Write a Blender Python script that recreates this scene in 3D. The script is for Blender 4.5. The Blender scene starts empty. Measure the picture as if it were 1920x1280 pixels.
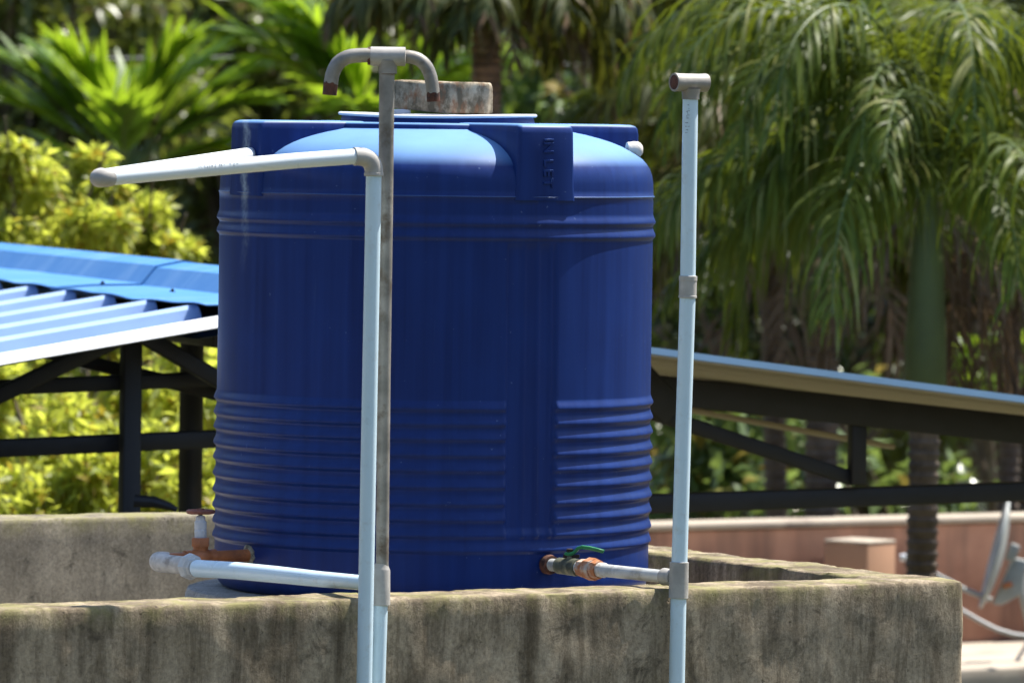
import bpy, bmesh, math, random
import numpy as np
from mathutils import Vector, Matrix, noise

R = math.radians
scene = bpy.context.scene
COL = scene.collection

# ---------------------------------------------------------------- camera
EYE = Vector((0.0, 0.0, 5.0))
FPX = 12500.0                      # focal length in photo pixels (1920 wide)
PITCH = math.atan(425.0 / FPX)     # horizon lies high in the picture
ROLL = R(0.8)
Fv = Vector((0, math.cos(PITCH), -math.sin(PITCH)))
Up0 = Vector((0, math.sin(PITCH), math.cos(PITCH)))
Rt0 = Vector((1, 0, 0))
Rt = Rt0 * math.cos(ROLL) + Up0 * math.sin(ROLL)
Upv = Up0 * math.cos(ROLL) - Rt0 * math.sin(ROLL)
cam_data = bpy.data.cameras.new('camera')
cam = bpy.data.objects.new('camera', cam_data)
COL.objects.link(cam)
m = Matrix.Identity(4)
for i in range(3):
    m[i][0] = Rt[i]; m[i][1] = Upv[i]; m[i][2] = -Fv[i]; m[i][3] = EYE[i]
cam.matrix_world = m
cam_data.sensor_width = 36.0
cam_data.lens = FPX / 1920.0 * 36.0
cam_data.clip_start = 0.5
cam_data.clip_end = 2000.0
cam_data.dof.use_dof = True
cam_data.dof.focus_distance = 16.25
cam_data.dof.aperture_fstop = 7.0
scene.camera = cam

# ---------------------------------------------------------------- light
SUN_EL = R(62.0)
SUN_PHI = R(121.0)                  # from "towards the camera" turning to the right
sdir = Vector((math.sin(SUN_PHI) * math.cos(SUN_EL), -math.cos(SUN_PHI) * math.cos(SUN_EL), math.sin(SUN_EL)))
world = bpy.data.worlds.new('World')
scene.world = world
world.use_nodes = True
wn = world.node_tree.nodes
sky = wn.new('ShaderNodeTexSky')
sky.sky_type = 'NISHITA'
sky.sun_disc = False
sky.sun_elevation = SUN_EL
sky.sun_rotation = math.atan2(sdir.x, sdir.y)
world.node_tree.links.new(sky.outputs[0], wn['Background'].inputs[0])
wn['Background'].inputs[1].default_value = 0.12
sun_d = bpy.data.lights.new('sun', 'SUN')
sun_d.energy = 5.0
sun_d.angle = R(0.53)
sun_d.color = (1.0, 0.95, 0.86)
sun = bpy.data.objects.new('sun', sun_d)
COL.objects.link(sun)
sun.location = (20, 30, 40)
sun.rotation_euler = sdir.to_track_quat('Z', 'Y').to_euler()
scene.view_settings.view_transform = 'Standard'
scene.view_settings.look = 'None'
scene.view_settings.exposure = 1.0
scene.view_settings.gamma = 1.0
scene.view_settings.use_curve_mapping = False
scene.cycles.max_bounces = 6
scene.cycles.diffuse_bounces = 3
scene.cycles.glossy_bounces = 3
scene.cycles.transmission_bounces = 3
scene.cycles.use_adaptive_sampling = True
scene.cycles.adaptive_threshold = 0.025


def P(px, py, d):
    """world point at depth d (metres along +y) that lies on photo pixel px,py"""
    v = Fv + Rt * ((px - 960) / FPX) - Upv * ((py - 640) / FPX)
    return EYE + v * (d / v.y)


# ---------------------------------------------------------------- material helpers
class NT:
    def __init__(s, name):
        s.m = bpy.data.materials.new(name)
        s.m.use_nodes = True
        s.t = s.m.node_tree
        s.b = s.t.nodes['Principled BSDF']
        s.out = s.t.nodes['Material Output']

    def n(s, typ, **kw):
        nd = s.t.nodes.new(typ)
        for k, v in kw.items():
            if k.startswith('i_'):
                key = k[2:]
                key = int(key) if key.isdigit() else key
                nd.inputs[key].default_value = v
            else:
                setattr(nd, k, v)
        return nd

    def l(s, a, b):
        s.t.links.new(a, b)

    def coord(s, scale=(1, 1, 1), kind='Object', loc=(0, 0, 0)):
        tc = s.n('ShaderNodeTexCoord')
        mp = s.n('ShaderNodeMapping')
        mp.inputs['Scale'].default_value = scale
        mp.inputs['Location'].default_value = loc
        s.l(tc.outputs[kind], mp.inputs[0])
        return mp.outputs[0]

    def noise(s, vec, scale=5, detail=5, rough=0.55, dist=0.0):
        nd = s.n('ShaderNodeTexNoise')
        nd.inputs['Scale'].default_value = scale
        nd.inputs['Detail'].default_value = detail
        nd.inputs['Roughness'].default_value = rough
        nd.inputs['Distortion'].default_value = dist
        s.l(vec, nd.inputs['Vector'])
        return nd.outputs['Fac']

    def ramp(s, fac, stops):
        nd = s.n('ShaderNodeValToRGB')
        el = nd.color_ramp.elements
        while len(el) < len(stops):
            el.new(0.5)
        for e, (p, c) in zip(el, stops):
            e.position = p
            e.color = (c, c, c, 1) if not isinstance(c, tuple) else (*c, 1)
        s.l(fac, nd.inputs[0])
        return nd.outputs[0]

    def mix(s, fac, a, b, mode='MIX'):
        nd = s.n('ShaderNodeMix', data_type='RGBA', blend_type=mode)
        for sock, v in ((nd.inputs['Factor'], fac), (nd.inputs['A'], a), (nd.inputs['B'], b)):
            if hasattr(v, 'is_output'):
                s.l(v, sock)
            elif isinstance(v, tuple):
                sock.default_value = (*v, 1)
            else:
                sock.default_value = v
        return nd.outputs['Result']

    def math(s, op, a, b=0.0, clamp=False):
        nd = s.n('ShaderNodeMath', operation=op, use_clamp=clamp)
        for sock, v in ((nd.inputs[0], a), (nd.inputs[1], b)):
            if hasattr(v, 'is_output'):
                s.l(v, sock)
            else:
                sock.default_value = v
        return nd.outputs[0]

    def col(s, c):
        if hasattr(c, 'is_output'):
            s.l(c, s.b.inputs['Base Color'])
        else:
            s.b.inputs['Base Color'].default_value = (*c, 1)

    def rough(s, r):
        if hasattr(r, 'is_output'):
            s.l(r, s.b.inputs['Roughness'])
        else:
            s.b.inputs['Roughness'].default_value = r

    def bump(s, h, strength=0.3, dist=0.01):
        nd = s.n('ShaderNodeBump')
        nd.inputs['Strength'].default_value = strength
        nd.inputs['Distance'].default_value = dist
        s.l(h, nd.inputs['Height'])
        s.l(nd.outputs[0], s.b.inputs['Normal'])
        return nd


MAT = {}


def plain(name, c, rough=0.5, metal=0.0, var=0.15, scale=20, c2=None, thr=0.62, bump=0.0, spec=0.5):
    t = NT(name)
    v = t.coord()
    n1 = t.noise(v, scale, 6)
    base = t.mix(t.ramp(n1, [(0.3, 0.0), (0.7, 1.0)]), tuple(x * (1 - var) for x in c), tuple(min(1, x * (1 + var)) for x in c))
    if c2:
        n2 = t.noise(v, scale * 0.6, 7, 0.65)
        base = t.mix(t.ramp(n2, [(thr - 0.06, 0.0), (thr + 0.06, 1.0)]), base, c2)
    t.col(base)
    t.rough(t.math('ADD', t.math('MULTIPLY', n1, 0.3), rough - 0.15))
    t.b.inputs['Metallic'].default_value = metal
    t.b.inputs['Specular IOR Level'].default_value = spec
    if bump:
        t.bump(t.noise(v, scale * 4, 5), bump, 0.003)
    MAT[name] = t.m
    return t


def make_materials():
    # ---- tank plastic: blue, dull with sun-bleached tops and painted-in gloss, fine vertical scuffs
    t = NT('tank_plastic')
    v = t.coord()
    streak = t.noise(t.coord((34, 34, 1.0)), 1.0, 4, 0.55)
    patch = t.noise(v, 4.0, 5)
    fine = t.noise(v, 60, 4)
    base = t.mix(t.ramp(streak, [(0.35, 0.0), (0.75, 1.0)]), (0.0052, 0.0195, 0.112), (0.008, 0.031, 0.165))
    base = t.mix(t.math('MULTIPLY', t.ramp(patch, [(0.45, 0.0), (0.75, 1.0)]), 0.35), base, (0.0075, 0.037, 0.20))
    # chalky bleaching plus painted sky gloss on the upward faces (dome, box tops, rib tops)
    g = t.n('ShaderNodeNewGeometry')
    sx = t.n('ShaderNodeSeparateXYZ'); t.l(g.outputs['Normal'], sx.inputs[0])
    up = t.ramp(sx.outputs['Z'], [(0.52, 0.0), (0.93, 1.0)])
    chalk_gloss = t.math('MULTIPLY', up, t.ramp(patch, [(0.2, 0.75), (0.7, 1.0)]))
    base = t.mix(chalk_gloss, base, (0.15, 0.31, 0.58))
    spots = t.ramp(t.noise(v, 85, 2, 0.4), [(0.755, 0.0), (0.78, 1.0)])
    base = t.mix(t.math('MULTIPLY', spots, 0.22), base, (0.25, 0.33, 0.50))
    scuff = t.ramp(t.noise(t.coord((70, 70, 3.0), loc=(4, 2, 9)), 1.0, 6, 0.7), [(0.60, 0.0), (0.78, 0.5)])
    dust = t.math('MULTIPLY', scuff, t.ramp(t.noise(v, 2.3, 4), [(0.42, 0.1), (0.66, 1.0)]))
    base = t.mix(dust, base, (0.035, 0.075, 0.21))
    # lime drip below the left pipe
    sp = t.n('ShaderNodeSeparateXYZ'); t.l(v, sp.inputs[0])
    wob = t.math('MULTIPLY', t.math('SUBTRACT', t.noise(t.coord((3, 3, 16)), 1.0, 5), 0.5), 0.03)
    dx = t.math('ABSOLUTE', t.math('SUBTRACT', t.math('ADD', sp.outputs['X'], wob), -0.478))
    drip = t.math('MULTIPLY', t.ramp(dx, [(0.0015, 1.0), (0.012, 0.0)]), t.ramp(sp.outputs['Z'], [(0.80, 0.0), (0.99, 0.55), (1.0, 1.0)]))
    drip = t.math('MULTIPLY', drip, t.ramp(t.noise(v, 70, 5), [(0.3, 0.1), (0.65, 0.8)]))
    base = t.mix(drip, base, (0.32, 0.40, 0.48))
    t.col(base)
    t.rough(t.math('ADD', t.math('MULTIPLY', streak, 0.16), t.math('ADD', t.math('MULTIPLY', chalk_gloss, 0.18), 0.32)))
    t.b.inputs['Specular IOR Level'].default_value = 0.22
    t.bump(t.math('ADD', t.math('MULTIPLY', streak, 0.6), t.math('MULTIPLY', fine, 0.12)), 0.05, 0.004)
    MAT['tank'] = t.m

    # ---- weathered concrete parapet
    def concrete(name, light, mid, dark, mossy, streaks=1.0, bump=0.55):
        t = NT(name)
        v = t.coord()
        grain = t.noise(v, 95, 7, 0.8)
        med = t.noise(v, 22, 6, 0.65)
        big = t.noise(v, 3.2, 6, 0.6)
        run = t.noise(t.coord((12, 12, 1.7)), 1.0, 8, 0.72, 0.5)
        run2 = t.noise(t.coord((34, 34, 9.0), loc=(3, 7, 1)), 1.0, 7, 0.68, 0.4)
        base = t.mix(t.ramp(med, [(0.3, 0.0), (0.7, 1.0)]), mid, light)
        base = t.mix(t.ramp(big, [(0.38, 0.0), (0.7, 0.75)]), base, tuple(x * 0.72 for x in mid))
        base = t.mix(t.math('MULTIPLY', t.ramp(run, [(0.47, 0.0), (0.64, 0.95)]), streaks), base, dark)
        base = t.mix(t.math('MULTIPLY', t.ramp(run2, [(0.52, 0.0), (0.70, 0.6)]), streaks), base, tuple(x * 0.8 for x in dark))
        pale = t.ramp(t.noise(t.coord((11, 11, 1.6), loc=(9, 2, 4)), 1.0, 6, 0.6), [(0.60, 0.0), (0.72, 0.5)])
        base = t.mix(pale, base, tuple(min(1, x * 1.25) for x in light))
        # dark runs that start under the coping and fade downwards
        spz = t.n('ShaderNodeSeparateXYZ'); t.l(v, spz.inputs[0])
        zr = t.n('ShaderNodeMapRange'); t.l(spz.outputs['Z'], zr.inputs[0])
        zr.inputs[1].default_value = 3.56; zr.inputs[2].default_value = 3.85
        runs = t.math('ADD', t.noise(t.coord((7, 7, 0.5), loc=(1, 8, 2)), 1.0, 6, 0.65), t.math('MULTIPLY', zr.outputs[0], 0.16))
        base = t.mix(t.math('MULTIPLY', t.ramp(runs, [(0.59, 0.0), (0.74, 0.8)]), streaks), base, tuple(x * 0.75 for x in dark))
        # black mould blots
        blot = t.ramp(t.noise(v, 11, 6, 0.75, 0.6), [(0.55, 0.0), (0.68, 0.9)])
        base = t.mix(blot, base, tuple(x * 0.28 for x in mid))
        pit = t.ramp(t.noise(v, 55, 3, 0.6), [(0.68, 0.0), (0.74, 1.0)])
        base = t.mix(t.math('MULTIPLY', pit, 0.75), base, tuple(x * 0.25 for x in mid))
        base = t.mix(0.48, base, t.ramp(grain, [(0.33, 0.12), (0.67, 0.9)]), 'OVERLAY')
        # lichen along the coping
        sp = t.n('ShaderNodeSeparateXYZ'); t.l(v, sp.inputs[0])
        top = t.ramp(sp.outputs['Z'], [(0.0, 0.0), (1.0, 1.0)])
        zz = t.n('ShaderNodeMapRange'); t.l(sp.outputs['Z'], zz.inputs[0])
        zz.inputs[1].default_value = 3.80; zz.inputs[2].default_value = 3.862
        zz.inputs[3].default_value = 0.0; zz.inputs[4].default_value = 1.0
        lich = t.math('MULTIPLY', zz.outputs[0], t.ramp(t.noise(v, 9, 7, 0.7), [(0.45, 0.0), (0.62, 0.8)]))
        base = t.mix(lich, base, mossy)
        t.col(base)
        t.rough(0.92)
        t.b.inputs['Specular IOR Level'].default_value = 0.25
        h = t.math('ADD', t.math('MULTIPLY', grain, 0.8), t.math('ADD', t.math('MULTIPLY', med, 0.35), t.math('MULTIPLY', pit, -0.7)))
        t.bump(h, bump, 0.008)
        MAT[name] = t.m
    concrete('concrete', (0.45, 0.37, 0.265), (0.335, 0.265, 0.178), (0.12, 0.09, 0.056), (0.24, 0.225, 0.085))
    concrete('concrete_plain', (0.34, 0.30, 0.225), (0.27, 0.235, 0.172), (0.15, 0.13, 0.095), (0.24, 0.225, 0.085), 0.45)
    concrete('slab', (0.42, 0.40, 0.36), (0.33, 0.31, 0.28), (0.15, 0.14, 0.12), (0.3, 0.28, 0.2), 0.4)

    t = plain('stone', (0.42, 0.37, 0.30), 0.9, 0, 0.3, 18, None, bump=0.5, spec=0.2)
    v = t.coord()
    rust = t.ramp(t.noise(t.coord((30, 30, 14), loc=(2, 5, 1)), 1.0, 5, 0.6), [(0.52, 0.0), (0.66, 0.85)])
    dark = t.ramp(t.noise(t.coord((22, 22, 12), loc=(7, 1, 3)), 1.0, 6, 0.7), [(0.44, 0.0), (0.58, 0.9)])
    bn = t.mix(t.ramp(t.noise(v, 40, 6), [(0.3, 0.0), (0.7, 1.0)]), (0.23, 0.18, 0.12), (0.44, 0.38, 0.28))
    bn = t.mix(dark, bn, (0.09, 0.075, 0.05))
    t.col(t.mix(rust, bn, (0.22, 0.095, 0.045)))

    # ---- pipes
    t = plain('pvc', (0.55, 0.70, 0.79), 0.32, 0, 0.05, 6)
    v = t.coord()
    sm = t.ramp(t.noise(v, 17, 3, 0.4), [(0.735, 0.0), (0.76, 0.7)])
    dirt = t.ramp(t.noise(t.coord((30, 30, 30)), 1.0, 6, 0.7), [(0.55, 0.0), (0.78, 0.5)])
    b = t.mix(t.ramp(t.noise(v, 5, 4), [(0.3, 0.0), (0.7, 1.0)]), (0.55, 0.71, 0.80), (0.63, 0.77, 0.84))
    b = t.mix(dirt, b, (0.40, 0.42, 0.38))
    t.col(t.mix(sm, b, (0.16, 0.50, 0.66)))

    t = plain('pvc_white', (0.74, 0.78, 0.80), 0.34, 0, 0.04, 6)
    v = t.coord()
    sm = t.ramp(t.noise(v, 26, 3, 0.4), [(0.70, 0.0), (0.74, 0.6)])
    dirt = t.ramp(t.noise(t.coord((12, 12, 40)), 1.0, 6, 0.7), [(0.58, 0.0), (0.8, 0.55)])
    b = t.mix(t.ramp(t.noise(v, 5, 4), [(0.3, 0.0), (0.7, 1.0)]), (0.66, 0.74, 0.78), (0.78, 0.80, 0.80))
    b = t.mix(dirt, b, (0.42, 0.38, 0.28))
    t.col(t.mix(sm, b, (0.35, 0.60, 0.70)))

    plain('grey_fitting', (0.37, 0.35, 0.32), 0.6, 0, 0.18, 25, (0.44, 0.42, 0.38), 0.6, 0.15)
    plain('galvanised', (0.26, 0.24, 0.21), 0.55, 0.25, 0.35, 16, (0.12, 0.085, 0.055), 0.58, 0.2)
    plain('painted_steel', (0.52, 0.54, 0.53), 0.5, 0, 0.15, 20, (0.33, 0.33, 0.31), 0.6, 0.15)
    plain('rust', (0.10, 0.036, 0.020), 0.85, 0, 0.4, 60, (0.04, 0.017, 0.013), 0.55, 0.5)
    plain('red_oxide', (0.27, 0.095, 0.06), 0.75, 0, 0.3, 50, (0.14, 0.05, 0.035), 0.58, 0.3)
    plain('copper_paint', (0.40, 0.135, 0.045), 0.5, 0, 0.25, 25, (0.22, 0.08, 0.035), 0.6, 0.2)
    plain('union_paint', (0.42, 0.16, 0.06), 0.6, 0, 0.2, 40, (0.50, 0.42, 0.34), 0.55, 0.3)
    plain('thread_tape', (0.58, 0.55, 0.50), 0.75, 0, 0.2, 45, (0.34, 0.31, 0.27), 0.6, 0.5)
    plain('brass_dull', (0.13, 0.14, 0.10), 0.55, 0.4, 0.3, 40, (0.27, 0.25, 0.16), 0.58, 0.2)
    plain('green_lever', (0.008, 0.16, 0.055), 0.4, 0, 0.2, 30, (0.16, 0.17, 0.06), 0.66)
    plain('white_paint', (0.60, 0.62, 0.64), 0.5, 0, 0.1, 30, (0.40, 0.40, 0.40), 0.62)
    plain('ink', (0.22, 0.27, 0.33), 0.6, 0, 0.2, 50)
    plain('hole_dark', (0.02, 0.012, 0.01), 0.9, 0, 0.2, 50)
    plain('putty', (0.30, 0.27, 0.20), 0.9, 0, 0.3, 90, (0.08, 0.07, 0.05), 0.55, 0.6)
    plain('lid_plastic', (0.62, 0.64, 0.70), 0.5, 0, 0.08, 12)

    # ---- shed
    t = plain('roof_blue', (0.035, 0.24, 0.62), 0.38, 0, 0.07, 5)
    v = t.coord()
    fade = t.ramp(t.noise(t.coord((3, 9, 3)), 1.0, 6, 0.6), [(0.48, 0.0), (0.72, 0.45)])
    t.col(t.mix(fade, (0.050, 0.22, 0.52), (0.24, 0.43, 0.68)))
    t = plain('roof_sheet', (0.30, 0.43, 0.69), 0.42, 0, 0.06, 5)
    t = plain('verge_white', (0.78, 0.80, 0.82), 0.45, 0, 0.06, 8)
    plain('verge_blue', (0.40, 0.62, 0.85), 0.4, 0, 0.06, 5)
    plain('roof_underside', (0.42, 0.365, 0.285), 0.7, 0, 0.08, 6)
    plain('steel_dark', (0.014, 0.014, 0.018), 0.55, 0, 0.35, 12, (0.035, 0.020, 0.014), 0.66)

    # ---- terrace
    t = plain('terracotta_wall', (0.36, 0.19, 0.125), 0.9, 0, 0.12, 4, None, bump=0.3)
    v = t.coord()
    st = t.ramp(t.noise(t.coord((6, 6, 0.7)), 1.0, 6, 0.6), [(0.45, 0.0), (0.68, 0.8)])
    b = t.mix(t.ramp(t.noise(v, 6, 6), [(0.3, 0.0), (0.7, 1.0)]), (0.215, 0.100, 0.063), (0.29, 0.148, 0.094))
    t.col(t.mix(st, b, (0.075, 0.042, 0.030)))
    plain('peach_paint', (0.35, 0.195, 0.115), 0.85, 0, 0.08, 6, None, bump=0.2)
    plain('terrace_floor', (0.40, 0.34, 0.27), 0.9, 0, 0.12, 6, (0.26, 0.21, 0.17), 0.62)
    plain('dish_paint', (0.30, 0.32, 0.31), 0.55, 0, 0.1, 14, (0.30, 0.22, 0.16), 0.70)
    plain('cable_grey', (0.45, 0.44, 0.42), 0.5, 0, 0.1, 10)

    # ---- vegetation
    def leaf(name, a, b, trans, tw=0.4, rough=0.4, spec=0.5, third=None):
        t = NT(name)
        g = t.n('ShaderNodeNewGeometry')
        rnd = g.outputs['Random Per Island']
        c = t.mix(rnd, a, b)
        tc = t.mix(rnd, tuple(x * 0.8 for x in trans), trans)
        if third:
            sel = t.ramp(t.math('FRACT', t.math('MULTIPLY', rnd, 17.31)), [(0.86, 0.0), (0.90, 1.0)])
            c = t.mix(sel, c, third)
            tc = t.mix(sel, tc, third)
        t.col(c)
        t.rough(rough)
        t.b.inputs['Specular IOR Level'].default_value = spec
        tr = t.n('ShaderNodeBsdfTranslucent')
        t.l(tc, tr.inputs[0])
        mx = t.n('ShaderNodeMixShader')
        mx.inputs[0].default_value = tw
        t.l(t.b.outputs[0], mx.inputs[1]); t.l(tr.outputs[0], mx.inputs[2])
        t.l(mx.outputs[0], t.out.inputs['Surface'])
        MAT[name] = t.m
    leaf('leaf_dark', (0.068, 0.095, 0.024), (0.15, 0.175, 0.05), (0.31, 0.37, 0.05), 0.40, 0.36, 0.6, (0.11, 0.085, 0.035))
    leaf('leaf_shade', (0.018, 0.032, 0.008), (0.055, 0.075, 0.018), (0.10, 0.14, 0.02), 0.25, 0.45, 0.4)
    leaf('leaf_mid', (0.055, 0.105, 0.018), (0.12, 0.18, 0.035), (0.26, 0.38, 0.05), 0.40, 0.38, 0.6)
    leaf('leaf_lime', (0.19, 0.24, 0.045), (0.34, 0.36, 0.07), (0.72, 0.78, 0.10), 0.58, 0.45, 0.4, (0.36, 0.28, 0.03))
    leaf('palm_young', (0.07, 0.15, 0.012), (0.15, 0.25, 0.02), (0.42, 0.60, 0.03), 0.48, 0.42, 0.45)
    leaf('palm_leaf', (0.028, 0.052, 0.006), (0.095, 0.125, 0.016), (0.25, 0.31, 0.02), 0.30, 0.50, 0.20, (0.18, 0.19, 0.05))  # pale third tone paints sunlit highlights on some leaflets
    leaf('palm_old', (0.030, 0.046, 0.007), (0.085, 0.09, 0.016), (0.19, 0.20, 0.02), 0.30, 0.5, 0.28, (0.16, 0.10, 0.05))
    leaf('palm_dead', (0.10, 0.065, 0.04), (0.20, 0.14, 0.09), (0.16, 0.10, 0.05), 0.2, 0.8, 0.2)
    leaf('shrub_pale', (0.09, 0.15, 0.05), (0.19, 0.25, 0.10), (0.25, 0.35, 0.07), 0.35, 0.32, 0.7, (0.32, 0.24, 0.05))
    plain('bark', (0.13, 0.095, 0.065), 0.9, 0, 0.35, 14, (0.20, 0.17, 0.13), 0.6, 0.6)
    plain('crownshaft', (0.085, 0.105, 0.028), 0.7, 0, 0.2, 6)
    plain('rachis', (0.09, 0.13, 0.035), 0.45, 0, 0.2, 10)
    plain('rachis_dead', (0.17, 0.115, 0.07), 0.8, 0, 0.2, 10)
    t = plain('palm_bark', (0.15, 0.11, 0.08), 0.9, 0, 0.4, 10, (0.07, 0.05, 0.035), 0.55, bump=0.4)
    plain('palm_bark_brown', (0.27, 0.17, 0.125), 0.9, 0, 0.4, 10, (0.13, 0.085, 0.06), 0.55, bump=0.4)
    t = NT('ground'); v = t.coord()
    t.col(t.mix(t.ramp(t.noise(v, 0.7, 7), [(0.35, 0.0), (0.65, 1.0)]), (0.05, 0.075, 0.02), (0.12, 0.09, 0.05))); t.rough(0.95)
    t.bump(t.noise(v, 6, 6), 0.5, 0.05); MAT['ground'] = t.m
    t = NT('hill'); v = t.coord()
    t.col(t.mix(t.ramp(t.noise(v, 0.9, 8, 0.7), [(0.35, 0.0), (0.65, 1.0)]), (0.012, 0.022, 0.007), (0.045, 0.055, 0.016))); t.rough(0.95)
    t.bump(t.noise(v, 3, 8, 0.7), 1.0, 0.4); MAT['hill'] = t.m


make_materials()


# ---------------------------------------------------------------- object helpers
def tag(o, label, cat, group=None, kind=None):
    if label: o['label'] = label
    if cat: o['category'] = cat
    if group: o['group'] = group
    if kind: o['kind'] = kind
    return o


def thing(name, loc, label, cat, group=None):
    o = bpy.data.objects.new(name, None)
    COL.objects.link(o)
    o.empty_display_size = 0.1
    o.location = loc
    return tag(o, label, cat, group)


def mesh_obj(name, verts, faces, mat, parent=None, smooth=True, angle=35, origin=None):
    """one mesh object; verts are given in world space, the parent is an unrotated Empty"""
    me = bpy.data.meshes.new(name)
    org = Vector(origin) if origin is not None else (Vector(parent_world(parent)) if parent else Vector((0, 0, 0)))
    va = np.asarray(verts, dtype=np.float64) - np.array(org)
    me.from_pydata(va.tolist() if len(va) < 200000 else va, [], faces)
    me.validate()
    bm = bmesh.new(); bm.from_mesh(me)
    bmesh.ops.recalc_face_normals(bm, faces=bm.faces)
    bm.to_mesh(me); bm.free()
    if smooth:
        me.shade_smooth()
        me.set_sharp_from_angle(angle=R(angle))
    me.materials.append(MAT[mat])
    o = bpy.data.objects.new(name, me)
    COL.objects.link(o)
    if parent:
        o.parent = parent
        o.location = org - Vector(parent_world(parent))
    else:
        o.location = org
    return o


def parent_world(o):
    p = Vector((0, 0, 0))
    while o:
        p += o.location
        o = o.parent
    return p


def soup_obj(name, V, Q, mat, parent, origin=None):
    """big leaf meshes straight from numpy: V (n,3), Q (m,k) faces of equal size k"""
    org = np.array(origin if origin is not None else parent_world(parent))
    me = bpy.data.meshes.new(name)
    k = Q.shape[1]
    me.vertices.add(len(V)); me.loops.add(Q.size); me.polygons.add(len(Q))
    me.vertices.foreach_set('co', (V - org).astype(np.float32).ravel())
    me.loops.foreach_set('vertex_index', Q.astype(np.int32).ravel())
    me.polygons.foreach_set('loop_start', np.arange(0, Q.size, k, dtype=np.int32))
    me.update(calc_edges=True)
    me.shade_smooth()
    me.materials.append(MAT[mat])
    o = bpy.data.objects.new(name, me)
    COL.objects.link(o)
    if parent:
        o.parent = parent
        o.location = Vector(org) - parent_world(parent)
    else:
        o.location = org
    return o


def frame_for(axis):
    a = axis.normalized()
    h = Vector((0, 0, 1)) if abs(a.z) < 0.9 else Vector((1, 0, 0))
    u = a.cross(h).normalized()
    return u, a.cross(u).normalized()


def ring_faces(nr, ns, closed=False, off=0):
    f = []
    for i in range(nr - 1 if not closed else nr):
        j = (i + 1) % nr
        for k in range(ns):
            l = (k + 1) % ns
            f.append((off + i * ns + k, off + i * ns + l, off + j * ns + l, off + j * ns + k))
    return f


def tube_data(path, rad, ns=20, cap=True):
    path = [Vector(p) for p in path]
    rads = rad if isinstance(rad, (list, tuple)) else [rad] * len(path)
    V = []
    t0 = (path[1] - path[0]).normalized()
    u, w = frame_for(t0)
    prev = t0
    for i, p in enumerate(path):
        if i == 0: t = t0
        elif i == len(path) - 1: t = (path[i] - path[i - 1]).normalized()
        else: t = ((path[i + 1] - path[i]).normalized() + (path[i] - path[i - 1]).normalized()).normalized()
        q = prev.rotation_difference(t)
        u = q @ u; w = q @ w; prev = t
        for k in range(ns):
            a = 2 * math.pi * k / ns
            V.append(p + (u * math.cos(a) + w * math.sin(a)) * rads[i])
    Fc = ring_faces(len(path), ns)
    if cap:
        Fc.append(tuple(range(ns))[::-1])
        Fc.append(tuple((len(path) - 1) * ns + k for k in range(ns)))
    return V, Fc


def tube(name, path, rad, mat, parent, ns=20, cap=True, hollow=None):
    V, Fc = tube_data(path, rad, ns, cap and not hollow)
    if hollow:      # open tube with a wall: inner skin + rims
        V2, F2 = tube_data(path, hollow, ns, False)
        n = len(V)
        nr = len(path)
        Fc = list(Fc) + [tuple(i + n for i in f) for f in F2]
        for ring in (0, nr - 1):
            for k in range(ns):
                l = (k + 1) % ns
                Fc.append((ring * ns + k, ring * ns + l, n + ring * ns + l, n + ring * ns + k))
        V = V + V2
    return mesh_obj(name, V, Fc, mat, parent)


def lathe(name, p0, axis, prof, mat, parent, ns=24, closed=False, wob=0.0, seed=0, squash=None):
    """prof: list of (distance along axis, radius)"""
    a = Vector(axis).normalized()
    u, w = frame_for(a)
    p0 = Vector(p0)
    V = []
    for (h, r) in prof:
        for k in range(ns):
            t = 2 * math.pi * k / ns
            rr = r
            if wob:
                rr = r * (1 + wob * noise.noise(Vector((math.cos(t) * 3 + seed, math.sin(t) * 3, h * 60))))
            V.append(p0 + a * h + (u * math.cos(t) + w * math.sin(t)) * rr)
    Fc = ring_faces(len(prof), ns, closed)
    if not closed:
        Fc.append(tuple(range(ns))[::-1]); Fc.append(tuple((len(prof) - 1) * ns + k for k in range(ns)))
    return mesh_obj(name, V, Fc, mat, parent)


def arc3(p, q, r, n=8):
    """points turning from p over corner q to r, rounding included"""
    p, q, r = Vector(p), Vector(q), Vector(r)
    return [p * (1 - t) ** 2 + q * 2 * t * (1 - t) + r * t * t for t in [i / n for i in range(n + 1)]]


def box_data(p, q, w, h, up=Vector((0, 0, 1))):
    p, q = Vector(p), Vector(q)
    a = (q - p).normalized()
    s = a.cross(up)
    if s.length < 1e-4: s = a.cross(Vector((0, 1, 0)))
    s.normalize()
    u = s.cross(a).normalized()
    V = []
    for e in (p, q):
        for (i, j) in ((-1, -1), (1, -1), (1, 1), (-1, 1)):
            V.append(e + s * (w / 2 * i) + u * (h / 2 * j))
    return V, [(0, 3, 2, 1), (4, 5, 6, 7), (0, 1, 5, 4), (1, 2, 6, 5), (2, 3, 7, 6), (3, 0, 4, 7)]


def bevel_mesh(o, w, seg=2):
    bm = bmesh.new(); bm.from_mesh(o.data)
    bmesh.ops.bevel(bm, geom=list(bm.edges), offset=w, segments=seg, affect='EDGES', profile=0.5)
    bm.to_mesh(o.data); bm.free()
    o.data.shade_smooth(); o.data.set_sharp_from_angle(angle=R(50))
    return o


def beam(name, p, q, w, h, mat, parent, bev=0.006, up=Vector((0, 0, 1))):
    V, Fc = box_data(p, q, w, h, up)
    o = mesh_obj(name, V, Fc, mat, parent, smooth=False)
    return bevel_mesh(o, bev, 2)


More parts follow.
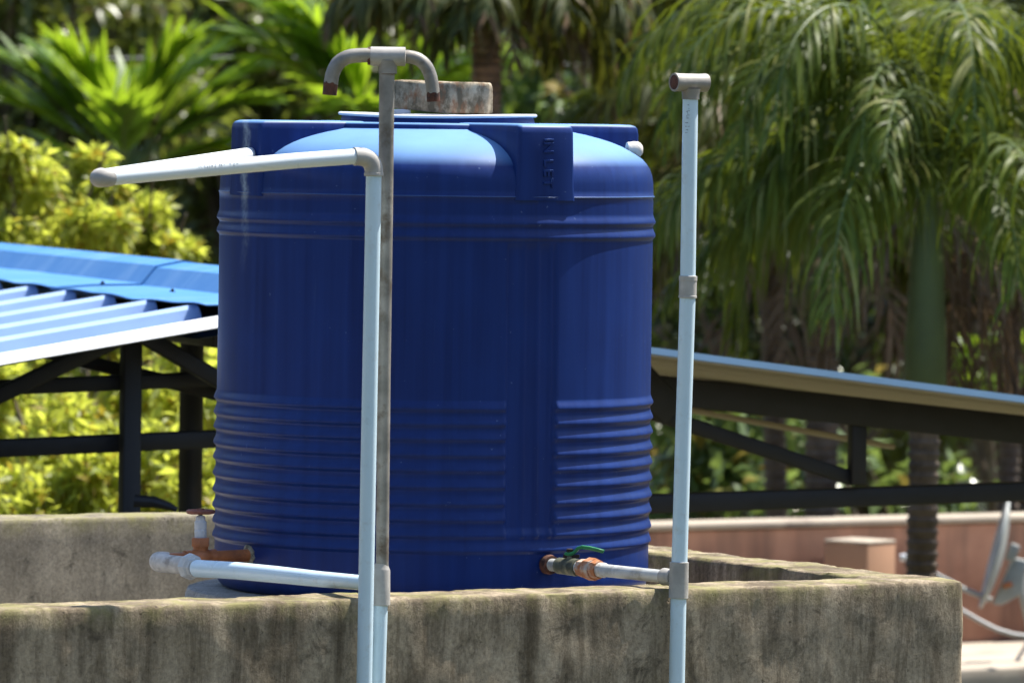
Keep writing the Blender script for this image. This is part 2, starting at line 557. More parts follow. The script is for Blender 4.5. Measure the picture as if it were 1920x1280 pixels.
# ---------------------------------------------------------------- the place: layout frame
TC = P(815, 640, 17.0)                   # tank axis
TX, TY = TC.x, TC.y
TZ = EYE.z - 1.21                        # tank base
A32 = R(32)
Nv = Vector((math.sin(A32), -math.cos(A32), 0))     # out of the front parapet
Dv = Vector((math.cos(A32), math.sin(A32), 0))      # along the front parapet, to the right
WALL_TOP = EYE.z - 1.14
FLOOR_Z = EYE.z - 1.43


def W(t, s, z):
    return Vector((TX, TY, 0)) + Dv * t + Nv * s + Vector((0, 0, z))


# ---------------------------------------------------------------- ground, hill
def build_ground():
    V = []; F = []
    n = 40
    for i in range(n + 1):
        for j in range(n + 1):
            V.append((-300 + 600 * i / n, -200 + 800 * j / n, 0.0))
    for i in range(n):
        for j in range(n):
            a = i * (n + 1) + j
            F.append((a, a + n + 1, a + n + 2, a + 1))
    o = mesh_obj('ground', V, F, 'ground'); o['kind'] = 'structure'
    V = []; F = []
    na, nrr = 150, 36
    for i in range(na):
        an = 2 * math.pi * i / na
        for j in range(nrr + 1):
            u = j / nrr
            rr = 34 + 120 * u
            x = rr * math.sin(an); y = 19 + rr * math.cos(an)
            z = -0.4 + 36 * (u ** 0.8) + 2.4 * noise.noise(Vector((x * 0.12, y * 0.12, 0))) * min(1, u * 8)
            V.append((x, y, z))
    for i in range(na):
        for j in range(nrr):
            k = (i + 1) % na
            F.append((i * (nrr + 1) + j, k * (nrr + 1) + j, k * (nrr + 1) + j + 1, i * (nrr + 1) + j + 1))
    o = mesh_obj('hillside_sky_blocker', V, F, 'hill'); o['kind'] = 'structure'  # hill behind the wood, plus an added ring that blocks low sky


build_ground()


# ---------------------------------------------------------------- parapet, roof slab
def build_parapet():
    TH = 0.19
    t0, t1, s1, s0 = -3.4, 0.884, 1.10, -2.05      # outer rectangle
    outer = [(t0, s1), (t1, s1), (t1, s0), (t0, s0)]
    inner = [(t0 + TH, s1 - TH), (t1 - TH, s1 - TH), (t1 - TH, s0 + TH), (t0 + TH, s0 + TH)]
    cuts = []
    rad = 0.018
    for k in range(4):
        o0, o1 = outer[k], outer[(k + 1) % 4]
        i0, i1 = inner[k], inner[(k + 1) % 4]
        L = math.hypot(o1[0] - o0[0], o1[1] - o0[1])
        dx, dy = (o1[0] - o0[0]) / L, (o1[1] - o0[1]) / L
        n = int(L / (0.016 if k in (0, 1) else 0.04))
        for i in range(n + 1):
            u = i / n
            a = (o0[0] + dx * (rad + (L - 2 * rad) * u), o0[1] + dy * (rad + (L - 2 * rad) * u))
            b = (i0[0] + (i1[0] - i0[0]) * u, i0[1] + (i1[1] - i0[1]) * u)
            cuts.append((a, b))
        # rounded outer corner
        o2 = outer[(k + 2) % 4]
        L2 = math.hypot(o2[0] - o1[0], o2[1] - o1[1])
        ex, ey = (o2[0] - o1[0]) / L2, (o2[1] - o1[1]) / L2
        pa = Vector((o1[0] - dx * rad, o1[1] - dy * rad, 0)); pb = Vector((*o1, 0)); pc = Vector((o1[0] + ex * rad, o1[1] + ey * rad, 0))
        for q in arc3(pa, pb, pc, 5)[1:-1]:
            cuts.append(((q.x, q.y), i1))
    zs = [0.0, 1.5, 2.6, 3.1, 3.3] + [3.36 + 0.025 * i for i in range(19)]
    V = []; rows = None
    for (a, b) in cuts:
        pa = W(a[0], a[1], 0); pb = W(b[0], b[1], 0)
        d = (pb - pa).normalized()
        wid = (pb - pa).length
        prof = [(0.0, z) for z in zs if z < WALL_TOP - 0.02]
        e = 0.014
        prof += [(0.0, WALL_TOP - e), (0.003, WALL_TOP - e * 0.35), (e * 0.5, WALL_TOP - 0.001)]
        prof += [(wid * f, WALL_TOP) for f in (0.12, 0.25, 0.4, 0.5, 0.6, 0.75, 0.88)]
        prof += [(wid - e * 0.5, WALL_TOP - 0.001), (wid - 0.003, WALL_TOP - e * 0.35), (wid, WALL_TOP - e)]
        prof += [(wid, z) for z in (3.80, 3.75, 3.7, 3.64, 3.5, FLOOR_Z - 0.3)]
        rows = len(prof)
        for (x, z) in prof:
            p = pa + d * x + Vector((0, 0, z))
            q = p * 7
            big = noise.fractal(q, 1.0, 2.0, 5) * 0.0035
            fine = noise.noise(p * 55) * 0.0016
            out = -d if x < wid * 0.5 else d
            if z > WALL_TOP - 0.002:
                chip = max(0.0, noise.fractal(p * 22, 1.0, 2.0, 4) - 0.25) * 0.009
                edge = 1.0 if (x < 0.03 or x > wid - 0.03) else 0.25
                p = p + Vector((0, 0, big * 1.4 + fine - chip * edge))
            elif z > WALL_TOP - 0.03:
                chip = max(0.0, noise.fractal(p * 22, 1.0, 2.0, 4) - 0.25) * 0.009
                p = p + out * (big + fine - chip) + Vector((0, 0, -chip * 0.7))
            else:
                p = p + out * (big + fine)
            V.append(p)
    F = []
    n = len(cuts)
    for i in range(n):
        j = (i + 1) % n
        for k in range(rows - 1):
            F.append((i * rows + k, j * rows + k, j * rows + k + 1, i * rows + k + 1))
    o = mesh_obj('parapet_wall', V, F, 'concrete', angle=60)
    o.data.materials.append(MAT['concrete_plain'])
    for f in o.data.polygons:
        if (o.data.vertices[f.vertices[0]].co - Vector((TX, TY, 0))).dot(Nv) < -1.6: f.material_index = 1
    tag(o, 'stained bare concrete parapet wall with lichen on its edge around the blue tank', 'wall')
    # roof slab between the parapets (its top is the floor the tank pad stands on)
    V = []
    for z in (FLOOR_Z - 0.15, FLOOR_Z):
        for (t, s) in ((t0 + 0.1, s1 - 0.1), (t1 - 0.1, s1 - 0.1), (t1 - 0.1, s0 + 0.1), (t0 + 0.1, s0 + 0.1)):
            V.append(W(t, s, z))
    o = mesh_obj('roof_slab', V, [(3, 2, 1, 0), (4, 5, 6, 7), (0, 1, 5, 4), (1, 2, 6, 5), (2, 3, 7, 6), (3, 0, 4, 7)], 'slab', smooth=False)
    o['kind'] = 'structure'


build_parapet()


# ---------------------------------------------------------------- tank
def zrel(y):
    return 1.21 - (y - 213) / 760.0


RIBS_FULL = [zrel(421), zrel(447), zrel(1008), zrel(1036)]
RIBS_CUT = [zrel(y) for y in (769, 798, 826, 856, 885, 916, 948, 978)]
PANELS = [(R(19.6), R(33.6)), (R(109), R(124))]
SEAM = zrel(370)


def smooth(a, b, x):
    t = min(1.0, max(0.0, (x - a) / (b - a)))
    return t * t * (3 - 2 * t)


def rib(z, z0, depth=0.0066):
    """sawtooth bead: crisp underside at z0, sloping shoulder above"""
    d = z - z0
    if d < -0.007 or d > 0.026: return 0.0
    if d < 0.004: return depth * smooth(-0.007, 0.004, d)
    return depth * (1 - smooth(0.004, 0.026, d))


def tank_r(phi, z):
    r = 0.5525 + 0.0015 * (1 - z / 1.0)
    inp = 0.0
    for (a, b) in PANELS:
        e = R(0.45)
        inp = max(inp, smooth(a - e, a + e, phi) * (1 - smooth(b - e, b + e, phi)))
    for z0 in RIBS_FULL: r += rib(z, z0)
    for z0 in RIBS_CUT: r += rib(z, z0, 0.0072) * (1 - inp)
    if inp > 0:
        zz = smooth(0.158, 0.168, z) * (1 - smooth(0.885, 0.892, z))
        g = 0.0
        for (a, b) in PANELS:
            if a - 0.02 < phi < b + 0.02:
                x = (phi - a) / (b - a)
                for c in (0.33, 0.62, 0.9):
                    g += 0.0035 * math.exp(-((x - c) / 0.05) ** 2)
        r -= inp * zz * (0.005 - g)
    if z < 0.05:
        t = 1 - z / 0.05
        r -= 0.035 * (1 - math.sqrt(max(0, 1 - t * t)))
    return r


DOME = [(SEAM, 0.5545), (SEAM + 0.003, 0.556), (SEAM + 0.006, 0.553), (SEAM + 0.02, 0.552), (1.040, 0.5515), (1.058, 0.549), (1.075, 0.543), (1.088, 0.535),
        (1.100, 0.524), (1.112, 0.508), (1.123, 0.489), (1.133, 0.468), (1.143, 0.442), (1.152, 0.412), (1.160, 0.380), (1.1655, 0.352), (1.169, 0.336),
        (1.171, 0.331), (1.180, 0.329), (1.1835, 0.326), (1.185, 0.320), (1.186, 0.28), (1.186, 0.20)]


def build_tank():
    org = Vector((TX, TY, TZ))
    root = thing('water_tank', org, 'large blue ribbed plastic water tank standing inside the concrete parapet', 'water tank')
    zs = set(np.linspace(0.05, SEAM - 0.002, 60).tolist())
    zs |= {0.0, 0.002, 0.006, 0.012, 0.02, 0.03, 0.04}
    for z0 in RIBS_FULL + RIBS_CUT:
        for d in (-0.010, -0.008, -0.006, -0.004, -0.002, 0.0, 0.0015, 0.003, 0.0045, 0.007, 0.011, 0.015, 0.020, 0.025, 0.028):
            zs.add(z0 + d)
    zs = sorted(zs)
    zz = [zs[0]]
    for z in zs[1:]:
        if z - zz[-1] > 0.0009: zz.append(z)
    phis = list(np.linspace(-math.pi, math.pi, 288, endpoint=False))
    for (a, b) in PANELS:
        phis += list(np.linspace(a - R(1.2), b + R(1.2), 48))
    phis = sorted(phis)
    ns = len(phis)
    V = []
    for z in zz:
        for p in phis:
            r = tank_r(p, z)
            r += 0.0022 * noise.noise(Vector((math.sin(p) * 1.5, math.cos(p) * 1.5, z * 2.0))) * smooth(0, .1, z)
            V.append(org + Vector((r * math.sin(p), -r * math.cos(p), z)))
    for (z, r) in DOME:
        for p in phis:
            V.append(org + Vector((r * math.sin(p), -r * math.cos(p), z)))
    nr = len(zz) + len(DOME)
    F = ring_faces(nr, ns)
    F.append(tuple(range(ns)))
    F.append(tuple((nr - 1) * ns + k for k in range(ns)))
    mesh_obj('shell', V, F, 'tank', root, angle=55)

    # four moulded inlet boxes
    for k, ph in enumerate((R(30), R(120), R(210), R(-60))):
        er = Vector((math.sin(ph), -math.cos(ph), 0)); et = Vector((math.cos(ph), math.sin(ph), 0))
        prof = [(0.998, 0.086, 0.5545), (1.03, 0.083, 0.5545), (1.10, 0.081, 0.5545), (1.165, 0.079, 0.5545), (1.178, 0.078, 0.552), (1.184, 0.075, 0.546), (1.187, 0.070, 0.536), (1.188, 0.05, 0.51)]
        V = []; F = []
        ring = 0
        for (z, hw, ro) in prof:
            c = 0.010
            pts = [(0.26, -hw - 0.012)]
            # flared side towards the hub, then rounded corner, outer face, corner, flared side
            pts += [(0.34, -hw - 0.010), (0.40, -hw - 0.005), (0.46, -hw - 0.001), (ro - c, -hw)]
            pts += [(ro - c * 0.3, -hw + c * 0.3), (ro, -hw + c), (ro, -hw * 0.33), (ro, hw * 0.33), (ro, hw - c), (ro - c * 0.3, hw - c * 0.3)]
            pts += [(ro - c, hw), (0.46, hw + 0.001), (0.40, hw + 0.005), (0.34, hw + 0.010), (0.26, hw + 0.012)]
            ring = len(pts)
            for (rr, tt) in pts:
                V.append(org + er * rr + et * tt + Vector((0, 0, z)))
        F = ring_faces(len(prof), ring)
        F.append(tuple((len(prof) - 1) * ring + i for i in range(ring)))
        F.append(tuple(range(ring))[::-1])
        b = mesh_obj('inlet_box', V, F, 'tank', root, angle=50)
        if k == 0:
            b['label'] = 'moulded inlet box with raised lettering facing the camera'
            rot = Matrix((Vector((0, 0, -1)), et, er)).transposed().to_4x4()
            for ch, off in (('I', 0.0), ('N', 0.019), ('L', 0.056), ('E', 0.081), ('T', 0.106)):
                cu = bpy.data.curves.new('letter', 'FONT')
                cu.body = ch; cu.size = 0.037; cu.extrude = 0.0022; cu.bevel_depth = 0.0010; cu.bevel_resolution = 1
                cu.align_x = 'CENTER'; cu.align_y = 'CENTER'
                tmp = bpy.data.objects.new('tmp', cu); COL.objects.link(tmp)
                bpy.context.view_layer.update()
                me = bpy.data.meshes.new_from_object(tmp.evaluated_get(bpy.context.evaluated_depsgraph_get()))
                bpy.data.objects.remove(tmp)
                me.name = 'letter'
                # text x runs downwards, text y points to the right-hand side, normal outwards
                me.transform(rot)
                me.materials.clear(); me.materials.append(MAT['tank'])
                lt = bpy.data.objects.new('letter', me); COL.objects.link(lt)
                lt.parent = b
                lt.location = er * 0.5548 + Vector((0, 0, 1.148 - off)) + et * 0.003
    # neck and lid
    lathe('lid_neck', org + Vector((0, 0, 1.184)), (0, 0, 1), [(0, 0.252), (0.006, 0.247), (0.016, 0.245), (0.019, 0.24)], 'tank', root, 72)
    V = []; prof = [(1.2005, 0.20), (1.2005, 0.250), (1.203, 0.2535), (1.2065, 0.2535), (1.2085, 0.250), (1.2085, 0.20), (1.2075, 0.1)]
    ns2 = 96
    for (z, r) in prof:
        for k in range(ns2):
            a = 2 * math.pi * k / ns2
            sag = -0.003 * math.cos(2 * a + 0.4) * (r / 0.25)
            V.append(org + Vector((r * math.sin(a), -r * math.cos(a), z + sag)))
    F = ring_faces(len(prof), ns2); F.append(tuple(range(ns2))[::-1]); F.append(tuple((len(prof) - 1) * ns2 + k for k in range(ns2)))
    lid = mesh_obj('lid', V, F, 'lid_plastic', root)
    V, F = box_data(P(738, 209, 16.85), P(770, 209, 16.85), 0.05, 0.011)
    bevel_mesh(mesh_obj('handle', V, F, 'lid_plastic', lid, smooth=False), 0.002)
    # pipe plug on the right-hand box
    p = P(1190, 281, 16.98)
    lathe('plug', p, (1, 0.25, 0), [(-0.02, 0.019), (0.0, 0.0215), (0.008, 0.021), (0.014, 0.018), (0.019, 0.012), (0.021, 0.004)], 'thread_tape', root, 24)
    return root


build_tank()

# round pad below the tank
def build_pad():
    org = Vector((TX, TY, FLOOR_Z))
    h = TZ - FLOOR_Z
    V = []; prof = [(0.0, 0.635), (h * 0.6, 0.632), (h - 0.02, 0.628), (h - 0.006, 0.622), (h, 0.605), (h, 0.3)]
    ns = 90
    for (z, r) in prof:
        for k in range(ns):
            a = 2 * math.pi * k / ns
            rr = r * (1 + 0.012 * noise.noise(Vector((math.cos(a) * 2.5, math.sin(a) * 2.5, z * 4))))
            V.append(org + Vector((rr * math.cos(a), rr * math.sin(a), z)))
    F = ring_faces(len(prof), ns); F.append(tuple((len(prof) - 1) * ns + k for k in range(ns))); F.append(tuple(range(ns))[::-1])
    o = mesh_obj('tank_pad', V, F, 'slab', None, origin=org)
    tag(o, 'round grey concrete pad under the blue water tank', 'pad')


build_pad()


# lump of concrete weighing the lid down
def build_stone():
    base = P(822, 213, 16.90); base.z = TZ + 1.2095
    outline = [(-0.136, -0.02), (-0.128, -0.062), (-0.05, -0.088), (0.028, -0.098), (0.045, -0.095), (0.128, -0.055), (0.137, -0.035), (0.137, 0.05), (0.09, 0.10), (-0.02, 0.11), (-0.11, 0.07)]
    pts = []
    for i, (x, y) in enumerate(outline):
        x2, y2 = outline[(i + 1) % len(outline)]
        for k in range(6):
            pts.append((x + (x2 - x) * k / 6, y + (y2 - y) * k / 6))
    V = []; levels = [(0.0, 0.965), (0.004, 0.985), (0.015, 1.0), (0.03, 1.0), (0.045, 1.0), (0.060, 1.0), (0.070, 0.995), (0.076, 0.98), (0.079, 0.95), (0.080, 0.7), (0.080, 0.35)]
    for (z, f) in levels:
        for (x, y) in pts:
            p = Vector((x * f, y * f, z))
            n = noise.noise_vector(p * 26) * 0.0035 + noise.noise_vector(p * 90) * 0.0014
            lift = max(0.0, -(x - 0.02)) * 0.08 * (1 - z / 0.08)      # the left part of its underside is hollowed
            lift += max(0.0, -x - 0.0) * 0.02 if z > 0.06 else 0
            n.z = n.z * (0.0 if z == 0 else 1)
            V.append(base + p + n + Vector((0, 0, lift + 0.001)))
    ns = len(pts)
    F = ring_faces(len(levels), ns); F.append(tuple((len(levels) - 1) * ns + k for k in range(ns))); F.append(tuple(range(ns))[::-1])
    o = mesh_obj('concrete_block', V, F, 'stone', None, origin=base, angle=45)
    tag(o, 'rough rust-stained lump of concrete weighing down the tank lid', 'block')


build_stone()


# ---------------------------------------------------------------- plumbing
def pipe_marks(parent, p0, p1, rad, spans, seed, face):
    """faint printed characters on a pipe: short strokes standing 0.3 mm proud of its skin"""
    rng = random.Random(seed)
    p0, p1 = Vector(p0), Vector(p1)
    ax = (p1 - p0).normalized(); L = (p1 - p0).length
    fn = (Vector(face) - ax * Vector(face).dot(ax)).normalized()
    sn = ax.cross(fn)
    V = []; F = []
    for (a, b, hgt) in spans:
        x = a
        while x < b:
            w = rng.uniform(0.0025, 0.006)
            for s in range(rng.choice((1, 2, 2, 3))):
                cx = x + rng.uniform(0, w); cy = rng.uniform(-hgt, hgt) * 0.5
                lx, ly = (0.0012, hgt * rng.uniform(0.5, 1.0)) if rng.random() < 0.6 else (w * 0.8, 0.0012)
                q = []
                for (i, j) in ((-1, -1), (1, -1), (1, 1), (-1, 1)):
                    ang = (cy + j * ly * 0.5) / rad
                    q.append(p0 + ax * (cx + i * lx * 0.5) + (fn * math.cos(ang) + sn * math.sin(ang)) * (rad + 0.0003))
                o = len(V); V += q; F.append((o, o + 1, o + 2, o + 3))
            x += w + 0.0035
    return mesh_obj('printed_marking', V, F, 'ink', parent, smooth=False)


def build_inlet_pipe():
    """white PVC riser in front, elbow, run to the left and back to the tank box"""
    d = 15.54
    foot = P(683, 1280, d); foot = foot + (foot - P(701, 330, d)).normalized() * 3.2
    foot.z = 0.0
    top = P(701, 330, d)
    root = thing('inlet_pipe', foot, 'pale PVC riser with grey elbow and a run bending left to the tank', 'pipe')
    r = 0.0182
    tube('riser', [foot, P(683, 1280, d), P(692, 800, d), P(701, 322, d)], r, 'pvc', root, 28)
    left = P(196, 334, 15.18)
    # elbow
    a = P(701, 326, d); c = P(702, 291, d); e = P(664, 293.5, d - 0.02)
    el = arc3(a, c, e, 12)
    tube('elbow', [a + (a - el[1]) * 0.02] + el, [0.0205] + [0.0215] * 12 + [0.0215], 'grey_fitting', root, 28)
    lathe('elbow_collar', P(701, 327, d), top - P(701, 300, d), [(-0.004, 0.0205), (-0.003, 0.0228), (0.003, 0.0228), (0.004, 0.0205)], 'grey_fitting', root, 28)
    run0 = P(671, 293.2, d - 0.015)
    mid = [run0, P(560, 301, 15.46), P(440, 311.5, 15.37), P(320, 322.5, 15.28), left]
    run = tube('run', mid, r, 'pvc_white', root, 28)
    pipe_marks(run, P(364, 318.3, 15.312), P(460, 309.8, 15.385), r, [(0.0, 0.075, 0.007), (0.085, 0.105, 0.008)], 4, (0.1, -1, 0.25))
    # end elbow and the return to the tank
    tank_in = P(474, 289, 16.72)
    b = P(183, 335, 15.17)
    back = P(205, 329, 15.32)
    tube('end_elbow', [P(207, 332.9, 15.19)] + arc3(P(203, 333.3, 15.185), P(176, 336, 15.16), P(190, 331.5, 15.27), 12), 0.0208, 'grey_fitting', root, 28)
    tube('return_run', [P(188, 332.5, 15.25), tank_in], r, 'pvc_white', root, 28)
    dirv = (tank_in - back).normalized()
    lathe('gasket', tank_in - dirv * 0.012, dirv, [(0, 0.0185), (0.0, 0.023), (0.006, 0.0235), (0.010, 0.021)], 'hole_dark', root, 24)


build_inlet_pipe()


def build_vent_pipe():
    d = 15.60
    foot = P(708, 1290, d); foot.z = 0.0
    root = thing('vent_pipe', foot, 'grey metal vent pipe with a double gooseneck top and gate valve branch', 'pipe')
    tube('riser', [foot, P(708, 1280, d), P(713, 1125, d)], 0.0182, 'pvc', root, 28)
    ax = (P(727, 130, d) - P(716, 1125, d)).normalized()
    # tapering coupling between plastic and metal
    lathe('coupling', P(714.5, 1134, d), ax, [(0.0, 0.0195), (0.001, 0.0215), (0.082, 0.0205), (0.086, 0.019), (0.092, 0.0165), (0.098, 0.0155)], 'grey_fitting', root, 28)
    tube('metal_riser', [P(716.5, 1072, d), P(720, 700, d), P(723, 400, d), P(725.5, 130, d)], [0.0150, 0.0155, 0.0172, 0.0180], 'galvanised', root, 28)
    # tee
    tc = P(727, 106, d)
    hx = (P(760, 103, d) - P(695, 108, d)).normalized()
    hx = (P(755, 107.2, d) - P(695, 106.4, d)).normalized()
    lathe('tee_stem', P(727, 138, d), ax, [(-0.001, 0.0185), (0.0, 0.0215), (0.012, 0.0212), (0.022, 0.0225), (0.030, 0.024)], 'galvanised', root, 28)
    lathe('tee_body', tc - hx * 0.041, hx, [(0.0, 0.0185), (0.001, 0.0222), (0.082, 0.0222), (0.083, 0.0185)], 'grey_fitting', root, 28)
    lathe('rust_ring', P(727, 139.5, d), ax, [(0, 0.0182), (0.0, 0.0192), (0.004, 0.0192), (0.004, 0.0182)], 'rust', root, 28)
    lathe('rust_ring', tc - hx * 0.047, hx, [(0, 0.018), (0.0, 0.0205), (0.006, 0.0212), (0.0065, 0.018)], 'rust', root, 28)
    def bend(side, pts, dd, rad, er):
        path = [P(x, y, dd) for (x, y) in pts]
        out = []
        # Catmull-Rom through the points
        for i in range(len(path) - 1):
            p0 = path[max(0, i - 1)]; p1 = path[i]; p2 = path[i + 1]; p3 = path[min(len(path) - 1, i + 2)]
            for k in range(6):
                t = k / 6
                out.append(0.5 * ((2 * p1) + (p2 - p0) * t + (2 * p0 - 5 * p1 + 4 * p2 - p3) * t * t + (3 * p1 - p0 - 3 * p2 + p3) * t ** 3))
        out.append(path[-1])
        o = tube('gooseneck', out, rad, 'galvanised', root, 28, hollow=rad * 0.8)
        a = out[-1]; dirn = (out[-1] - out[-3]).normalized()
        V, F = tube_data([a - dirn * er, a - dirn * er * 0.5, a + dirn * 0.001], [rad * 1.012, rad * 1.018, rad * 1.012], 28, False)
        # ragged rust line at the upper border
        for k in range(28):
            V[k] = V[k] - dirn * (0.006 * noise.noise(Vector((math.cos(k / 28 * 6.283) * 2.5, math.sin(k / 28 * 6.283) * 2.5, rad * 900))))
        mesh_obj('rusty_end', V, F, 'rust', o)
        return o
    bend(-1, [(700, 104.5), (680, 104), (655, 106.5), (636, 117), (625, 135), (620.5, 155), (618, 178)], d - 0.005, 0.0168, 0.029)
    bend(1, [(754, 106.5), (768, 107), (785, 112), (799, 125), (807, 143), (811, 165), (813, 190)], d + 0.005, 0.0155, 0.020)

    # ---- branch to the gate valve at the left
    r = 0.0185
    joint = P(712, 1096, d)
    pv = [joint, P(676, 1091.5, d + 0.03), P(600, 1085, 15.83), P(520, 1076.5, 16.02), P(440, 1069, 16.20), P(370, 1065, 16.36)]
    tube('branch', pv, [0.0175, 0.0176, 0.019, 0.0205, 0.0212, 0.0216], 'pvc', root, 28)
    ux = (P(376, 1065.5, 16.36) - P(345, 1061, 16.42)).normalized()
    lathe('union_nut', P(352, 1060.8, 16.40), ux, [(0.0, 0.024), (0.001, 0.031), (0.006, 0.033), (0.018, 0.033), (0.024, 0.030), (0.026, 0.0245), (0.036, 0.0240), (0.037, 0.021)], 'painted_steel', root, 8)
    tube('taped_nipple', [P(358, 1061, 16.40), P(338, 1058.5, 16.43), P(318, 1056.5, 16.45)], 0.0225, 'thread_tape', root, 24)
    # taped elbow turning back towards the valve
    tube('taped_elbow', arc3(P(322, 1056.8, 16.445), P(280, 1052.5, 16.47), P(312, 1049.5, 16.54), 12), [0.0225, 0.023, 0.0235, 0.024, 0.0245, 0.0245, 0.0245, 0.0245, 0.024, 0.0235, 0.023, 0.022, 0.021], 'thread_tape', root, 24)
    q0 = P(305, 1048.5, 16.52); q1 = P(473, 1040, 16.69)
    qd = (q1 - q0).normalized()
    tube('outlet_pipe', [q0, q1], 0.0155, 'copper_paint', root, 24)
    lathe('flange_putty', q1 - qd * 0.016, qd, [(0, 0.0158), (0.001, 0.024), (0.006, 0.0275), (0.014, 0.027), (0.02, 0.024)], 'putty', root, 30, wob=0.18, seed=3)
    vc = P(376, 1044.5, 16.59)
    body = lathe('valve_body', vc - qd * 0.047, qd, [(0.0, 0.016), (0.0, 0.019), (0.010, 0.020), (0.018, 0.018), (0.028, 0.021), (0.040, 0.0245), (0.052, 0.0245), (0.064, 0.021), (0.074, 0.018), (0.080, 0.020), (0.090, 0.0195), (0.090, 0.016)], 'copper_paint', root, 24)
    zu = Vector((-0.012, 0, 1)).normalized()
    lathe('valve_neck', vc, zu, [(0.0, 0.018), (0.022, 0.0185), (0.028, 0.0195)], 'copper_paint', body, 24)
    lathe('valve_hexagon', vc + zu * 0.027, zu, [(0.0, 0.019), (0.001, 0.0245), (0.020, 0.0245), (0.0225, 0.0225), (0.0225, 0.015)], 'copper_paint', body, 6)
    lathe('valve_bonnet', vc + zu * 0.049, zu, [(0.0, 0.0135), (0.0, 0.0145), (0.018, 0.0155), (0.020, 0.0142), (0.024, 0.0152), (0.040, 0.0152), (0.042, 0.0125), (0.052, 0.012), (0.055, 0.009)], 'white_paint', body, 12)
    lathe('valve_stem', vc + zu * 0.100, zu, [(0.0, 0.0055), (0.018, 0.0050)], 'brass_dull', body, 12)
    wc = vc + zu * 0.114
    hw = thing_mesh_wheel('handwheel', wc, zu, 0.0300, 0.0062, 'red_oxide', root)


def thing_mesh_wheel(name, c, ax, R0, r0, mat, parent):
    u, w = frame_for(ax)
    V = []; n1 = 36; n2 = 10
    for i in range(n1):
        a = 2 * math.pi * i / n1
        e = u * math.cos(a) + w * math.sin(a)
        scallop = 1 + 0.05 * math.cos(a * 5)
        for k in range(n2):
            b = 2 * math.pi * k / n2
            V.append(c + e * (R0 * scallop + r0 * math.cos(b)) + ax * (r0 * 0.9 * math.sin(b)))
    F = ring_faces(n1, n2, True)
    for i in range(5):
        a = 2 * math.pi * i / 5 + 0.4
        e = u * math.cos(a) + w * math.sin(a)
        v2, f2 = box_data(c + e * 0.004, c + e * R0, 0.006, 0.004, ax)
        o = len(V); V += v2; F += [tuple(j + o for j in f) for f in f2]
    v2, f2 = tube_data([c - ax * 0.004, c + ax * 0.008], 0.008, 12)
    o = len(V); V += v2; F += [tuple(j + o for j in f) for f in f2]
    return mesh_obj(name, V, F, mat, parent)


build_vent_pipe()


